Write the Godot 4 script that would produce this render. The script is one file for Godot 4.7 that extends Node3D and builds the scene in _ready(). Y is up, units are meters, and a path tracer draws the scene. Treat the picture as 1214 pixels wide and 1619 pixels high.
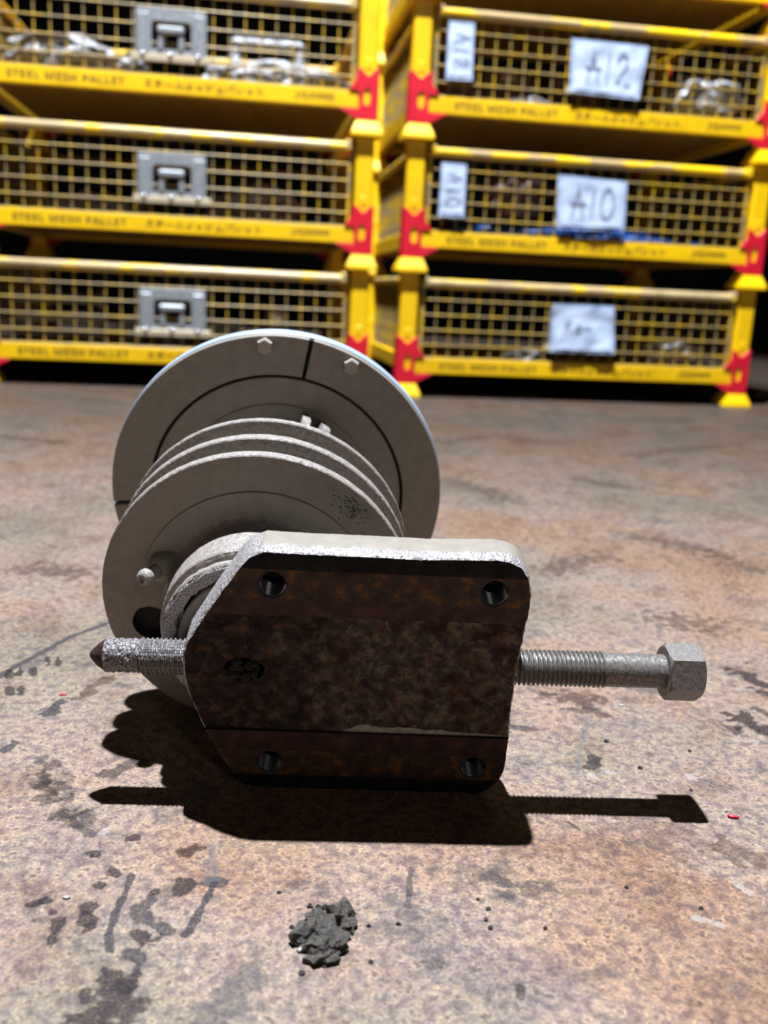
extends Node3D
# A painted steel pulley assembly on a workshop floor in front of stacked mesh pallets.

const UP := Vector3.UP
var M := {}
var used := {}


func _ready() -> void:
	# camera, as calibrated on the pallets: 13 degrees down, rolled a little
	var cam := Camera3D.new()
	cam.name = "camera"
	add_child(cam)
	var pitch := 0.2307
	var roll := 0.0479
	cam.position = Vector3(0, 0.3303, 0)
	cam.basis = Basis(Vector3.RIGHT, -pitch) * Basis(Vector3(0, 0, 1), roll)
	cam.fov = 57.28
	var lens := CameraAttributesPhysical.new()
	lens.frustum_focal_length = 21.972
	lens.frustum_focus_distance = 0.60
	lens.frustum_near = 0.02
	lens.frustum_far = 60.0
	lens.exposure_aperture = 4.2
	cam.attributes = lens
	cam.current = true
	var env := Environment.new()
	env.background_mode = Environment.BG_COLOR
	env.background_color = Color.BLACK
	env.tonemap_mode = Environment.TONE_MAPPER_LINEAR
	env.tonemap_exposure = 1.0
	env.sdfgi_enabled = true
	env.ssao_enabled = true
	env.ssil_enabled = true
	var we := WorldEnvironment.new()
	we.name = "environment"
	we.environment = env
	add_child(we)
	make_materials()
	make_lamp(LAMP_AT, LAMP_ENERGY)
	make_floodlight(Vector3(2.7, 4.7, 6.8), Vector3(0.1, 0.2, -0.9), 4.0)
	make_room()
	make_floor()
	make_pallets()
	make_hub()
	make_bits()


# ------------------------------------------------------------------ shapes
class Sh:
	var st := SurfaceTool.new()
	var group := 0
	func _init() -> void:
		st.begin(Mesh.PRIMITIVE_TRIANGLES)
		st.set_smooth_group(-1)
	func flat() -> void:
		st.set_smooth_group(-1)
	func smooth() -> void:
		group += 1
		st.set_smooth_group(group)
	var tint = null                                     # vertex colour by place, where a part has one
	func v(p: Vector3, uv := Vector2.ZERO) -> void:
		st.set_uv(uv)
		if tint != null: st.set_color((tint as Callable).call(p))
		st.add_vertex(p)
	# counter-clockwise seen from outside
	func tri(a: Vector3, b: Vector3, c: Vector3) -> void:
		v(a); v(c); v(b)
	func quad(a: Vector3, b: Vector3, c: Vector3, d: Vector3) -> void:
		tri(a, b, c); tri(a, c, d)
	func done() -> ArrayMesh:
		st.generate_normals()
		return st.commit()
	# box with chamfered edges
	func box(c: Vector3, s: Vector3, e := 0.0, x := Transform3D.IDENTITY) -> void:
		var h := s / 2
		e = minf(e, minf(h.x, minf(h.y, h.z)) * 0.9)
		flat()
		var axes := [[0, 1, 2], [1, 2, 0], [2, 0, 1]]
		for a in axes:
			for sg in [-1.0, 1.0]:
				var n := Vector3.ZERO; n[a[0]] = sg * h[a[0]]
				var p := Vector3.ZERO; p[a[1]] = h[a[1]] - e
				var q := Vector3.ZERO; q[a[2]] = h[a[2]] - e
				if sg < 0: q = -q
				quad(x * (c + n - p - q), x * (c + n + p - q), x * (c + n + p + q), x * (c + n - p + q))
		if e <= 0: return
		for a in axes:                                     # edges running along axis a[0]
			for s1 in [-1.0, 1.0]:
				for s2 in [-1.0, 1.0]:
					var l := Vector3.ZERO; l[a[0]] = h[a[0]] - e
					var p := Vector3.ZERO; p[a[1]] = s1 * h[a[1]]; p[a[2]] = s2 * (h[a[2]] - e)
					var q := Vector3.ZERO; q[a[1]] = s1 * (h[a[1]] - e); q[a[2]] = s2 * h[a[2]]
					if s1 * s2 > 0: quad(x * (c + p - l), x * (c + p + l), x * (c + q + l), x * (c + q - l))
					else: quad(x * (c + p + l), x * (c + p - l), x * (c + q - l), x * (c + q + l))
		for sx in [-1.0, 1.0]:
			for sy in [-1.0, 1.0]:
				for sz in [-1.0, 1.0]:
					var a := Vector3(sx * h.x, sy * (h.y - e), sz * (h.z - e))
					var b := Vector3(sx * (h.x - e), sy * h.y, sz * (h.z - e))
					var d := Vector3(sx * (h.x - e), sy * (h.y - e), sz * h.z)
					if sx * sy * sz > 0: tri(x * (c + a), x * (c + b), x * (c + d))
					else: tri(x * (c + a), x * (c + d), x * (c + b))
	# profile of (radius, along z); turned about z through (cx, cy); sharp: every segment shaded by itself
	func lathe(pr: Array, n: int, x := Transform3D.IDENTITY, sharp := true, noise: FastNoiseLite = null, amount := 0.0, a0 := 0.0, a1 := TAU) -> void:
		smooth()
		for i in pr.size() - 1:
			if sharp: smooth()
			var p: Vector2 = pr[i]
			var q: Vector2 = pr[i + 1]
			for k in n:
				var t0 := a0 + (a1 - a0) * k / n
				var t1 := a0 + (a1 - a0) * (k + 1) / n
				var a := _at(p, t0, noise, amount); var b := _at(p, t1, noise, amount)
				var c := _at(q, t1, noise, amount); var d := _at(q, t0, noise, amount)
				if p.x > 1e-6: tri(x * a, x * b, x * c)
				if q.x > 1e-6: tri(x * a, x * c, x * d)
	func _at(p: Vector2, t: float, noise: FastNoiseLite, amount: float) -> Vector3:
		var w := Vector3(cos(t) * p.x, sin(t) * p.x, p.y)
		if noise: w += Vector3(cos(t), sin(t), 0) * noise.get_noise_3dv(w) * amount
		return w
	# round bar from a to b
	func bar(a: Vector3, b: Vector3, r: float, n := 8, caps := true) -> void:
		var z := (b - a).normalized()
		var u := z.cross(Vector3.UP if absf(z.y) < 0.9 else Vector3.RIGHT).normalized()
		var x := Transform3D(Basis(u, z.cross(u), z), a)
		var l := (b - a).length()
		if caps: lathe([Vector2(0, 0), Vector2(r * 0.8, 0), Vector2(r, r * 0.2), Vector2(r, l - r * 0.2), Vector2(r * 0.8, l), Vector2(0, l)], n, x)
		else: lathe([Vector2(r, 0), Vector2(r, l)], n, x)
	# flat polygon at height z (facing +z if up)
	func face(poly: PackedVector2Array, z: Callable, up := true) -> void:
		var idx := Geometry2D.triangulate_polygon(poly)
		for i in range(0, idx.size(), 3):
			var p := [poly[idx[i]], poly[idx[i + 1]], poly[idx[i + 2]]]
			if ((p[1] - p[0]).cross(p[2] - p[0]) < 0) == up: p.reverse()
			tri(Vector3(p[0].x, p[0].y, z.call(p[0])), Vector3(p[1].x, p[1].y, z.call(p[1])), Vector3(p[2].x, p[2].y, z.call(p[2])))
	# extruded polygon with chamfered front edge, between z0 (back) and z1 (front); holes cut right through
	func prism(poly: PackedVector2Array, z0: float, z1: float, e := 0.0, holes := [], x := Transform3D.IDENTITY) -> void:
		flat()
		if Geometry2D.is_polygon_clockwise(poly): poly.reverse()
		var inner := poly
		if e > 0:
			var o := Geometry2D.offset_polygon(poly, -e, Geometry2D.JOIN_MITER)
			if o.size() == 1 and o[0].size() == poly.size(): inner = o[0]
			else: e = 0.0
		if e > 0:                                            # offset_polygon may start elsewhere: line the two up
			var best := 0
			var bd := 1e9
			for k in inner.size():
				var dd := inner[k].distance_to(poly[0])
				if dd < bd: bd = dd; best = k
			var turned := PackedVector2Array()
			for k in inner.size(): turned.append(inner[(k + best) % inner.size()])
			inner = turned
		for piece in cut(inner, holes):
			var idx := Geometry2D.triangulate_polygon(piece)
			for i in range(0, idx.size(), 3):
				var p := [piece[idx[i]], piece[idx[i + 1]], piece[idx[i + 2]]]
				if (p[1] - p[0]).cross(p[2] - p[0]) < 0: p.reverse()
				tri(x * Vector3(p[0].x, p[0].y, z1), x * Vector3(p[1].x, p[1].y, z1), x * Vector3(p[2].x, p[2].y, z1))
		for piece in cut(poly, holes):
			var idx := Geometry2D.triangulate_polygon(piece)
			for i in range(0, idx.size(), 3):
				var p := [piece[idx[i]], piece[idx[i + 1]], piece[idx[i + 2]]]
				if (p[1] - p[0]).cross(p[2] - p[0]) < 0: p.reverse()
				tri(x * Vector3(p[0].x, p[0].y, z0), x * Vector3(p[2].x, p[2].y, z0), x * Vector3(p[1].x, p[1].y, z0))
		for k in poly.size():
			var a := poly[k]; var b := poly[(k + 1) % poly.size()]
			quad(x * Vector3(a.x, a.y, z0), x * Vector3(b.x, b.y, z0), x * Vector3(b.x, b.y, z1 - e), x * Vector3(a.x, a.y, z1 - e))
			if e > 0:
				var c := inner[k]; var d := inner[(k + 1) % poly.size()]
				quad(x * Vector3(a.x, a.y, z1 - e), x * Vector3(b.x, b.y, z1 - e), x * Vector3(d.x, d.y, z1), x * Vector3(c.x, c.y, z1))
		for h in holes:
			if Geometry2D.is_polygon_clockwise(h): h.reverse()
			for k in h.size():
				var a: Vector2 = h[k]; var b: Vector2 = h[(k + 1) % h.size()]
				quad(x * Vector3(b.x, b.y, z0), x * Vector3(a.x, a.y, z0), x * Vector3(a.x, a.y, z1), x * Vector3(b.x, b.y, z1))
	# simple polygons that together are poly without the holes
	static func cut(poly: PackedVector2Array, holes: Array) -> Array:
		if holes.is_empty(): return [poly]
		var xs := []
		for h in holes:
			var c := Vector2.ZERO
			for p in h: c += p
			xs.append(c.x / h.size())
		xs.sort()
		xs.push_front(-1e3)
		xs.push_back(1e3)
		var out := []
		for i in xs.size() - 1:
			if xs[i + 1] - xs[i] < 1e-7: continue
			var slab := PackedVector2Array([Vector2(xs[i], -1e3), Vector2(xs[i + 1], -1e3), Vector2(xs[i + 1], 1e3), Vector2(xs[i], 1e3)])
			var todo := Geometry2D.intersect_polygons(poly, slab)
			for h in holes:
				var next := []
				for t in todo: next.append_array(Geometry2D.clip_polygons(t, h))
				todo.assign(next)
			out.append_array(todo)
		return out
	# a lump: a sphere of size s pushed about by noise; hard lumps are faceted; cut level with the height floor_y
	func lump(c: Vector3, s: Vector3, noise: FastNoiseLite, amount: float, n := 16, hard := false, floor_y := -1e9) -> void:
		if hard: flat()
		else: smooth()
		var at := func(i: int, k: int) -> Vector3:
			var th := PI * i / n
			var ph := TAU * (k % (2 * n)) / (2 * n)
			if i == 0 or i == n: ph = 0
			var d := Vector3(sin(th) * cos(ph), cos(th), sin(th) * sin(ph))
			var w := c + d * s * (1.0 + amount * noise.get_noise_3dv((c * 3.0 + d) * 10.0))
			w.y = maxf(w.y, floor_y)
			return w
		for i in n:
			for k in 2 * n:
				var a: Vector3 = at.call(i, k); var b: Vector3 = at.call(i, k + 1)
				var p: Vector3 = at.call(i + 1, k + 1); var q: Vector3 = at.call(i + 1, k)
				if i > 0: tri(a, b, p)
				if i < n - 1: tri(a, p, q)
	# pen strokes: flat ribbons of width w on the plane z, each a polyline of Vector2, given thickness t
	func strokes(lines: Array, w: float, z: float, t: float, place: Callable) -> void:
		flat()
		for l in lines:
			for i in l.size() - 1:
				var a: Vector2 = l[i]; var b: Vector2 = l[i + 1]
				var d := (b - a).normalized() * w / 2
				var n := d.orthogonal()
				a -= d; b += d
				var p: Array = [a + n, a - n, b - n, b + n].map(func(q): return place.call(q))
				var f := Vector3(0, 0, z + t)
				var g := Vector3(0, 0, z)
				if (p[1] - p[0]).cross(p[2] - p[0]).z < 0: p.reverse()
				quad(p[0] + f, p[1] + f, p[2] + f, p[3] + f)
				for k in 4: quad(p[k] + g, p[(k + 1) % 4] + g, p[(k + 1) % 4] + f, p[k] + f)


func circle(c: Vector2, r: float, n := 32, turn := 0.0) -> PackedVector2Array:
	var p := PackedVector2Array()
	for k in n: p.append(c + Vector2.from_angle(turn + TAU * k / n) * r)
	return p


func noise(sd: int, freq: float, oct := 4, type := FastNoiseLite.TYPE_SIMPLEX_SMOOTH) -> FastNoiseLite:
	var f := FastNoiseLite.new()
	f.seed = sd
	f.frequency = freq
	f.noise_type = type
	f.fractal_octaves = oct
	if oct == 7: f.fractal_gain = 0.68
	f.fractal_type = FastNoiseLite.FRACTAL_FBM if oct > 1 else FastNoiseLite.FRACTAL_NONE
	return f


# ------------------------------------------------------------------ naming
func numbered(called: String) -> String:
	var n: int = used.get(called, 0)
	used[called] = n + 1
	return called if n == 0 else "%s_%03d" % [called, n]


func tag(o: Node, label: String, category: String, group := "", kind := "") -> Node:
	o.set_meta("label", label)
	if category: o.set_meta("category", category)
	if group: o.set_meta("group", group)
	if kind: o.set_meta("kind", kind)
	return o


func thing(called: String, label: String, category: String, at := Vector3.ZERO, group := "") -> Node3D:
	var o := Node3D.new()
	o.name = numbered(called)
	o.position = at
	add_child(o)
	tag(o, label, category, group)
	return o


func part(called: String, s, m: Material, parent: Node, x := Transform3D.IDENTITY) -> MeshInstance3D:
	var o := MeshInstance3D.new()
	o.name = numbered(called) if parent == self else called
	o.mesh = s.done() if s is Sh else s
	o.material_override = m
	o.transform = x
	parent.add_child(o, true)
	return o


# ------------------------------------------------------------------ materials
func ramp(stops: Array) -> Gradient:
	var g := Gradient.new()
	var o := PackedFloat32Array()
	var c := PackedColorArray()
	for s in stops:
		o.append(s[0])
		c.append(s[1])
	g.offsets = o
	g.colors = c
	return g


func noise_tex(n: FastNoiseLite, size: int, stops := [], norm := true) -> NoiseTexture2D:
	var t := NoiseTexture2D.new()
	t.width = size
	t.height = size
	t.seamless = true
	t.seamless_blend_skirt = 0.3
	t.generate_mipmaps = false
	t.normalize = norm
	t.noise = n
	if stops: t.color_ramp = ramp(stops)
	return t


func mat(c: Color, rough := 0.6, metal := 0.0, spec := 0.5) -> StandardMaterial3D:
	var m := StandardMaterial3D.new()
	m.albedo_color = c
	m.roughness = rough
	m.metallic = metal
	m.metallic_specular = spec
	return m


# mottled material laid on by triplanar mapping; scale = repeats per metre
func mottled(n: FastNoiseLite, stops: Array, scale: float, rough: float, metal := 0.0, bump: Texture2D = null, depth := 0.0, world := false, size := 512) -> StandardMaterial3D:
	var m := mat(Color.WHITE, rough, metal)
	m.albedo_texture = noise_tex(n, size, stops)
	m.uv1_triplanar = true
	m.uv1_world_triplanar = world
	m.uv1_triplanar_sharpness = 4.0
	m.uv1_scale = Vector3.ONE * scale
	if bump:
		m.heightmap_enabled = true
		m.heightmap_texture = bump
		m.heightmap_scale = depth
	return m


func rgb(r: int, g: int, b: int) -> Color:
	return Color8(r, g, b)


func make_materials() -> void:
	var grain := noise_tex(noise(11, 0.06, 4), 512)
	var coarse := noise_tex(noise(12, 0.03, 5), 512)
	M.grain = grain
	# grey-beige primer on the pulley
	M.beige = mottled(noise(1, 0.02, 4), [[0.0, rgb(122, 116, 107)], [0.5, rgb(130, 124, 114)], [1.0, rgb(137, 130, 121)]], 6.0, 0.55, 0.0, grain, 0.025)
	M.cast = mottled(noise(2, 0.05, 5), [[0.0, rgb(96, 90, 84)], [0.35, rgb(134, 127, 121)], [1.0, rgb(150, 143, 139)]], 9.0, 0.5, 0.0, coarse, 0.12)
	M.rough_edge = mottled(noise(3, 0.09, 4), [[0.0, rgb(66, 60, 59)], [0.40, rgb(122, 117, 115)], [0.6, rgb(164, 161, 161)], [1.0, rgb(196, 195, 197)]], 14.0, 0.42, 0.05, coarse, 0.09)
	M.crust = mottled(noise(15, 0.09, 4), [[0.0, rgb(40, 36, 36)], [0.42, rgb(92, 87, 86)], [0.62, rgb(140, 136, 137)], [1.0, rgb(180, 178, 180)]], 14.0, 0.42, 0.05, coarse, 0.2)
	M.rust = mottled(noise(4, 0.024, 7), [[0.0, rgb(42, 40, 39)], [0.42, rgb(58, 54, 51)], [0.55, rgb(75, 69, 62)], [0.68, rgb(94, 86, 75)], [1.0, rgb(116, 108, 97)]], 6.0, 0.5, 0.05, coarse, 0.09)
	M.rust.vertex_color_use_as_albedo = true
	M.rust.detail_enabled = true
	M.rust.detail_albedo = noise_tex(noise(14, 0.022, 7), 512, [[0.0, Color8(46, 24, 27, 210)], [0.32, Color8(50, 28, 30, 190)], [0.42, Color8(56, 38, 36, 0)], [0.58, Color8(84, 58, 40, 0)], [0.72, Color8(92, 64, 42, 130)], [1.0, Color8(112, 78, 48, 180)]])
	M.rust_strip = mottled(noise(5, 0.024, 7), [[0.0, rgb(42, 38, 36)], [0.44, rgb(60, 49, 44)], [0.56, rgb(72, 55, 45)], [0.72, rgb(98, 68, 44)], [1.0, rgb(134, 90, 50)]], 5.0, 0.55, 0.05, coarse, 0.09)
	M.rust_dark = mottled(noise(6, 0.02, 5), [[0.0, rgb(24, 22, 23)], [0.5, rgb(34, 31, 31)], [1.0, rgb(50, 43, 41)]], 6.0, 0.6, 0.05, coarse, 0.07)
	M.rust_red = mottled(noise(7, 0.02, 5), [[0.0, rgb(44, 35, 35)], [0.5, rgb(59, 43, 42)], [1.0, rgb(84, 62, 55)]], 6.0, 0.6, 0.05, coarse, 0.07)
	for m in [M.rust, M.rust_strip, M.rust_dark, M.rust_red]:
		m.metallic_specular = 0.22
		m.roughness = 0.7
		m.albedo_color = Color(1.0, 1.0, 1.0)
	M.scrape = mottled(noise(8, 0.05, 4), [[0.0, rgb(112, 110, 105)], [1.0, rgb(160, 158, 152)]], 8.0, 0.45, 0.2, grain, 0.04)
	M.thread = mottled(noise(9, 0.05, 4), [[0.0, rgb(70, 66, 63)], [0.5, rgb(104, 100, 96)], [1.0, rgb(132, 128, 124)]], 12.0, 0.42, 0.15, coarse, 0.03)
	M.hole = mat(rgb(92, 94, 100), 0.3, 0.5)
	M.black = mottled(noise(10, 0.08, 4), [[0.0, rgb(12, 11, 11)], [1.0, rgb(32, 29, 28)]], 10.0, 0.8, 0.0, coarse, 0.15)
	M.rim = mat(rgb(176, 196, 222), 0.35, 0.35)
	M.bolt_head = mottled(noise(13, 0.06, 4), [[0.0, rgb(92, 87, 83)], [1.0, rgb(122, 117, 112)]], 9.0, 0.5, 0.05, coarse, 0.025)
	M.speck = mat(rgb(74, 69, 64), 0.8)
	M.ring_bolt = mat(rgb(156, 149, 141), 0.5)
	M.gap_shade = mat(rgb(30, 28, 27), 0.8)  # near-black standing in for shade inside the ring gaps and cored hole
	# pallets
	M.yellow = mottled(noise(20, 0.012, 5), [[0.0, rgb(226, 176, 6)], [0.4, rgb(238, 190, 3)], [1.0, rgb(244, 198, 2)]], 1.3, 0.42, 0.0, grain, 0.015, true)
	M.shaded_yellow = mottled(noise(34, 0.02, 5), [[0.0, rgb(112, 84, 20)], [0.5, rgb(142, 106, 14)], [1.0, rgb(166, 126, 12)]], 1.3, 0.6, 0.0, grain, 0.015, true)  # pallet yellow darkened to stand in for the shade under the decks
	M.worn = mottled(noise(21, 0.008, 5), [[0.0, rgb(150, 128, 92)], [0.47, rgb(178, 152, 104)], [0.53, rgb(236, 190, 12)], [1.0, rgb(240, 194, 8)]], 1.2, 0.4, 0.0, grain, 0.02, true)
	M.worn_rail = mottled(noise(22, 0.01, 4), [[0.0, rgb(154, 134, 100)], [0.5, rgb(186, 162, 118)], [0.62, rgb(196, 168, 110)], [0.66, rgb(240, 196, 10)], [1.0, rgb(240, 196, 8)]], 1.4, 0.36, 0.0, grain, 0.02, true)
	M.wire = mottled(noise(23, 0.02, 4), [[0.0, rgb(138, 119, 86)], [0.45, rgb(158, 137, 94)], [0.6, rgb(196, 160, 44)], [1.0, rgb(220, 176, 20)]], 1.6, 0.4, 0.0, grain, 0.015, true)
	M.red = mottled(noise(24, 0.02, 4), [[0.0, rgb(196, 14, 40)], [1.0, rgb(222, 22, 52)]], 2.0, 0.45, 0.0, grain, 0.02, true)
	M.ink = mat(rgb(104, 78, 10), 0.6)
	M.steel = mottled(noise(25, 0.03, 4), [[0.0, rgb(132, 136, 140)], [1.0, rgb(166, 170, 174)]], 3.0, 0.4, 0.3, grain, 0.02, true)
	M.rivet = mat(rgb(214, 216, 222), 0.18, 0.8)
	M.plate_beige = mat(rgb(186, 172, 144), 0.4, 0.1)
	M.paper = mat(rgb(188, 204, 231), 0.5)
	M.sleeve = mat(rgb(166, 183, 212), 0.25)
	M.pen = mat(rgb(132, 142, 164), 0.5)
	var crinkle := noise_tex(noise(26, 0.02, 3), 512)
	M.plastic = mottled(noise(27, 0.02, 4), [[0.0, rgb(110, 110, 114)], [0.5, rgb(160, 160, 164)], [1.0, rgb(214, 216, 220)]], 4.0, 0.14, 0.05, crinkle, 1.2)
	M.plastic_brown = mottled(noise(28, 0.02, 4), [[0.0, rgb(70, 52, 46)], [0.6, rgb(104, 82, 74)], [1.0, rgb(170, 160, 160)]], 4.0, 0.15, 0.1, crinkle, 0.9)
	M.blue = mottled(noise(29, 0.02, 4), [[0.0, rgb(24, 66, 140)], [0.6, rgb(40, 96, 176)], [1.0, rgb(120, 160, 210)]], 4.0, 0.25, 0.0, crinkle, 0.7)
	M.grey_metal = mottled(noise(30, 0.03, 4), [[0.0, rgb(96, 98, 104)], [1.0, rgb(150, 152, 158)]], 4.0, 0.35, 0.5, grain, 0.03)
	M.carton = mottled(noise(33, 0.03, 4), [[0.0, rgb(96, 74, 62)], [1.0, rgb(124, 98, 82)]], 4.0, 0.75, 0.0, grain, 0.03)
	# loose bits
	M.dirt = mottled(noise(31, 0.06, 5), [[0.0, rgb(42, 39, 36)], [0.5, rgb(64, 60, 55)], [1.0, rgb(84, 79, 73)]], 14.0, 0.85, 0.0, coarse, 0.12)
	M.crumb = mat(rgb(48, 42, 40), 0.85)
	M.chip = mat(rgb(214, 40, 66), 0.45)
	M.flake = mat(rgb(150, 144, 138), 0.5)
	# room
	M.wall = mottled(noise(32, 0.01, 4), [[0.0, rgb(38, 38, 40)], [1.0, rgb(50, 50, 52)]], 0.5, 0.9)
	M.lamp_body = mat(rgb(120, 122, 126), 0.4, 0.5)


# ------------------------------------------------------------------ floor
const FINE := Rect2(-0.62, -1.28, 1.24, 1.03)      # x, z of the closely modelled patch
const WIDE := Rect2(-3.6, -6.9, 7.2, 7.2)

# stains and scuffs on the concrete: [polyline in metres (x, z), half width, colour, strength, ragged]
var STAINS := []


func floor_image(area: Rect2, w: int, h: int) -> Array:
	var s := area.size.x / w
	var layer := func(sd: int, per_metre: float, oct: int, stretch := 1.0) -> PackedByteArray:
		var n := noise(sd, per_metre * s, oct)
		n.offset = Vector3(area.position.x / s, area.position.y / s, 0)
		var im := n.get_image(w, h, false, false, false)
		im.convert(Image.FORMAT_L8)
		return im.get_data()
	var a: PackedByteArray = layer.call(101, 2.2, 5)
	var b: PackedByteArray = layer.call(102, 7.0, 7)
	var c: PackedByteArray = layer.call(103, 24.0, 6)
	var d: PackedByteArray = layer.call(104, 90.0, 5)
	var e: PackedByteArray = layer.call(105, 420.0, 3)
	var g: PackedByteArray = layer.call(106, 110.0, 4)
	var out := PackedByteArray()
	out.resize(w * h * 3)
	# colour by large patches: warm tan to pink-grey
	var l_a := []
	var ga := ramp([[0.0, rgb(166, 138, 114)], [0.38, rgb(178, 154, 135)], [0.46, rgb(179, 160, 148)], [0.55, rgb(172, 159, 149)], [0.64, rgb(164, 155, 141)], [1.0, rgb(138, 130, 124)]])
	var gb := ramp([[0.0, Color(0.55, 0.47, 0.43)], [0.34, Color(0.86, 0.78, 0.73)], [0.43, Color(1.0, 0.95, 0.93)], [0.5, Color(1.0, 0.98, 0.98)], [0.57, Color(1.1, 1.07, 1.0)], [0.66, Color(0.84, 0.83, 0.88)], [1.0, Color(0.5, 0.5, 0.54)]])
	var gd := ramp([[0.3, Color(0.66, 0.63, 0.68)], [0.42, Color(0.90, 0.87, 0.89)], [0.5, Color(1.0, 0.98, 0.97)], [0.57, Color(1.16, 1.08, 1.0)], [0.64, Color(1.3, 1.24, 1.08)], [0.72, Color(0.9, 0.85, 0.86)]])
	var l_d := []
	for i in 256: l_d.append(gd.sample(i / 255.0))
	var dr := PackedFloat32Array(); var dg := PackedFloat32Array(); var db := PackedFloat32Array()
	for i in 256: dr.append(l_d[i].r); dg.append(l_d[i].g); db.append(l_d[i].b)
	for i in 256: l_a.append([ga.sample(i / 255.0).srgb_to_linear(), gb.sample(i / 255.0)])
	var ar := PackedFloat32Array(); var ag := PackedFloat32Array(); var ab := PackedFloat32Array()
	for i in 256:
		ar.append(l_a[i][0].r); ag.append(l_a[i][0].g); ab.append(l_a[i][0].b)
	var br := PackedFloat32Array(); var bg := PackedFloat32Array(); var bb := PackedFloat32Array()
	var dark := PackedFloat32Array(); var mid := PackedFloat32Array(); var fine := PackedFloat32Array(); var spot := PackedFloat32Array()
	for i in 256:
		br.append(l_a[i][1].r); bg.append(l_a[i][1].g); bb.append(l_a[i][1].b)
		var t := i / 255.0
		dark.append(smoothstep(0.64, 0.80, t) * 0.5)
		mid.append(0.78 + 0.44 * t)
		fine.append(0.74 + 0.42 * t + 0.28 * smoothstep(0.56, 0.72, t))
		spot.append(smoothstep(0.68, 0.78, t) * 0.5)
	var lut := PackedByteArray()                       # linear to sRGB, 4096 steps
	for i in 4097:
		lut.append(int(roundf(clampf(Color(i / 4096.0, 0, 0).linear_to_srgb().r, 0, 1) * 255)))
	for y in h:
		var z := area.position.y + (y + 0.5) * s
		# floor colour gets darker towards the foot of the stacks
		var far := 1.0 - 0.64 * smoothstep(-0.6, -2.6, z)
		var row := y * w
		for x in w:
			var i := row + x
			var ia := a[i]; var ib := b[i]
			var k := dark[c[i]]
			var q := spot[d[i]]
			var jd := d[i]
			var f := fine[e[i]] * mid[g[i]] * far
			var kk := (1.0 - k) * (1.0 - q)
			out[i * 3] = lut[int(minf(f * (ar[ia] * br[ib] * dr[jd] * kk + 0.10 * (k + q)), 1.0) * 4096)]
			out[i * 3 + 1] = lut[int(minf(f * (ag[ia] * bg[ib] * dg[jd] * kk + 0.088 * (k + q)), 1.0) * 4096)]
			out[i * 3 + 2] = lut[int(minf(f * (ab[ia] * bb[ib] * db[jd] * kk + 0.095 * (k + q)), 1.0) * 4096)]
	# stains, with ragged edges
	var edge := noise(110, 60.0, 4)
	for sp in STAINS:
		var pl: Array = sp[0]
		var hw: float = sp[1]
		var col: Color = sp[2].srgb_to_linear() * (0.62 if sp[2].r < 0.7 else 1.0)
		var lo := Vector2(1e9, 1e9)
		var hi := -lo
		for p in pl: lo = lo.min(p); hi = hi.max(p)
		lo -= Vector2.ONE * hw * 2.2; hi += Vector2.ONE * hw * 2.2
		var x0 := clampi(int((lo.x - area.position.x) / s), 0, w); var x1 := clampi(int((hi.x - area.position.x) / s) + 1, 0, w)
		var y0 := clampi(int((lo.y - area.position.y) / s), 0, h); var y1 := clampi(int((hi.y - area.position.y) / s) + 1, 0, h)
		for y in range(y0, y1):
			for x in range(x0, x1):
				var p := area.position + Vector2(x + 0.5, y + 0.5) * s
				var near := 1e9
				if pl.size() == 1: near = p.distance_to(pl[0])
				for j in pl.size() - 1:
					near = minf(near, p.distance_to(Geometry2D.get_closest_point_to_segment(p, pl[j], pl[j + 1])))
				near += edge.get_noise_2dv(p) * hw * sp[4]
				var t: float = smoothstep(hw * 1.15, hw * 0.75, near) * minf(sp[3] * 1.2, 0.93) * clampf(0.9 + edge.get_noise_2d(p.x * 9.0, p.y * 9.0) * 0.6, 0.3, 1.0)
				if t > 0.01:
					var i := (y * w + x) * 3
					for ch in 3:
						var now := Color(out[i + ch] / 255.0, 0, 0).srgb_to_linear().r
						out[i + ch] = lut[int(clampf(lerpf(now, col[ch], t), 0, 1) * 4096)]
	var im := Image.create_from_data(w, h, false, Image.FORMAT_RGB8, out)
	var bn := noise(107, 260.0 * s, 4)
	bn.offset = Vector3(area.position.x / s, area.position.y / s, 0)
	return [ImageTexture.create_from_image(im), ImageTexture.create_from_image(bn.get_image(w, h, false, false, false))]


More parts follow.
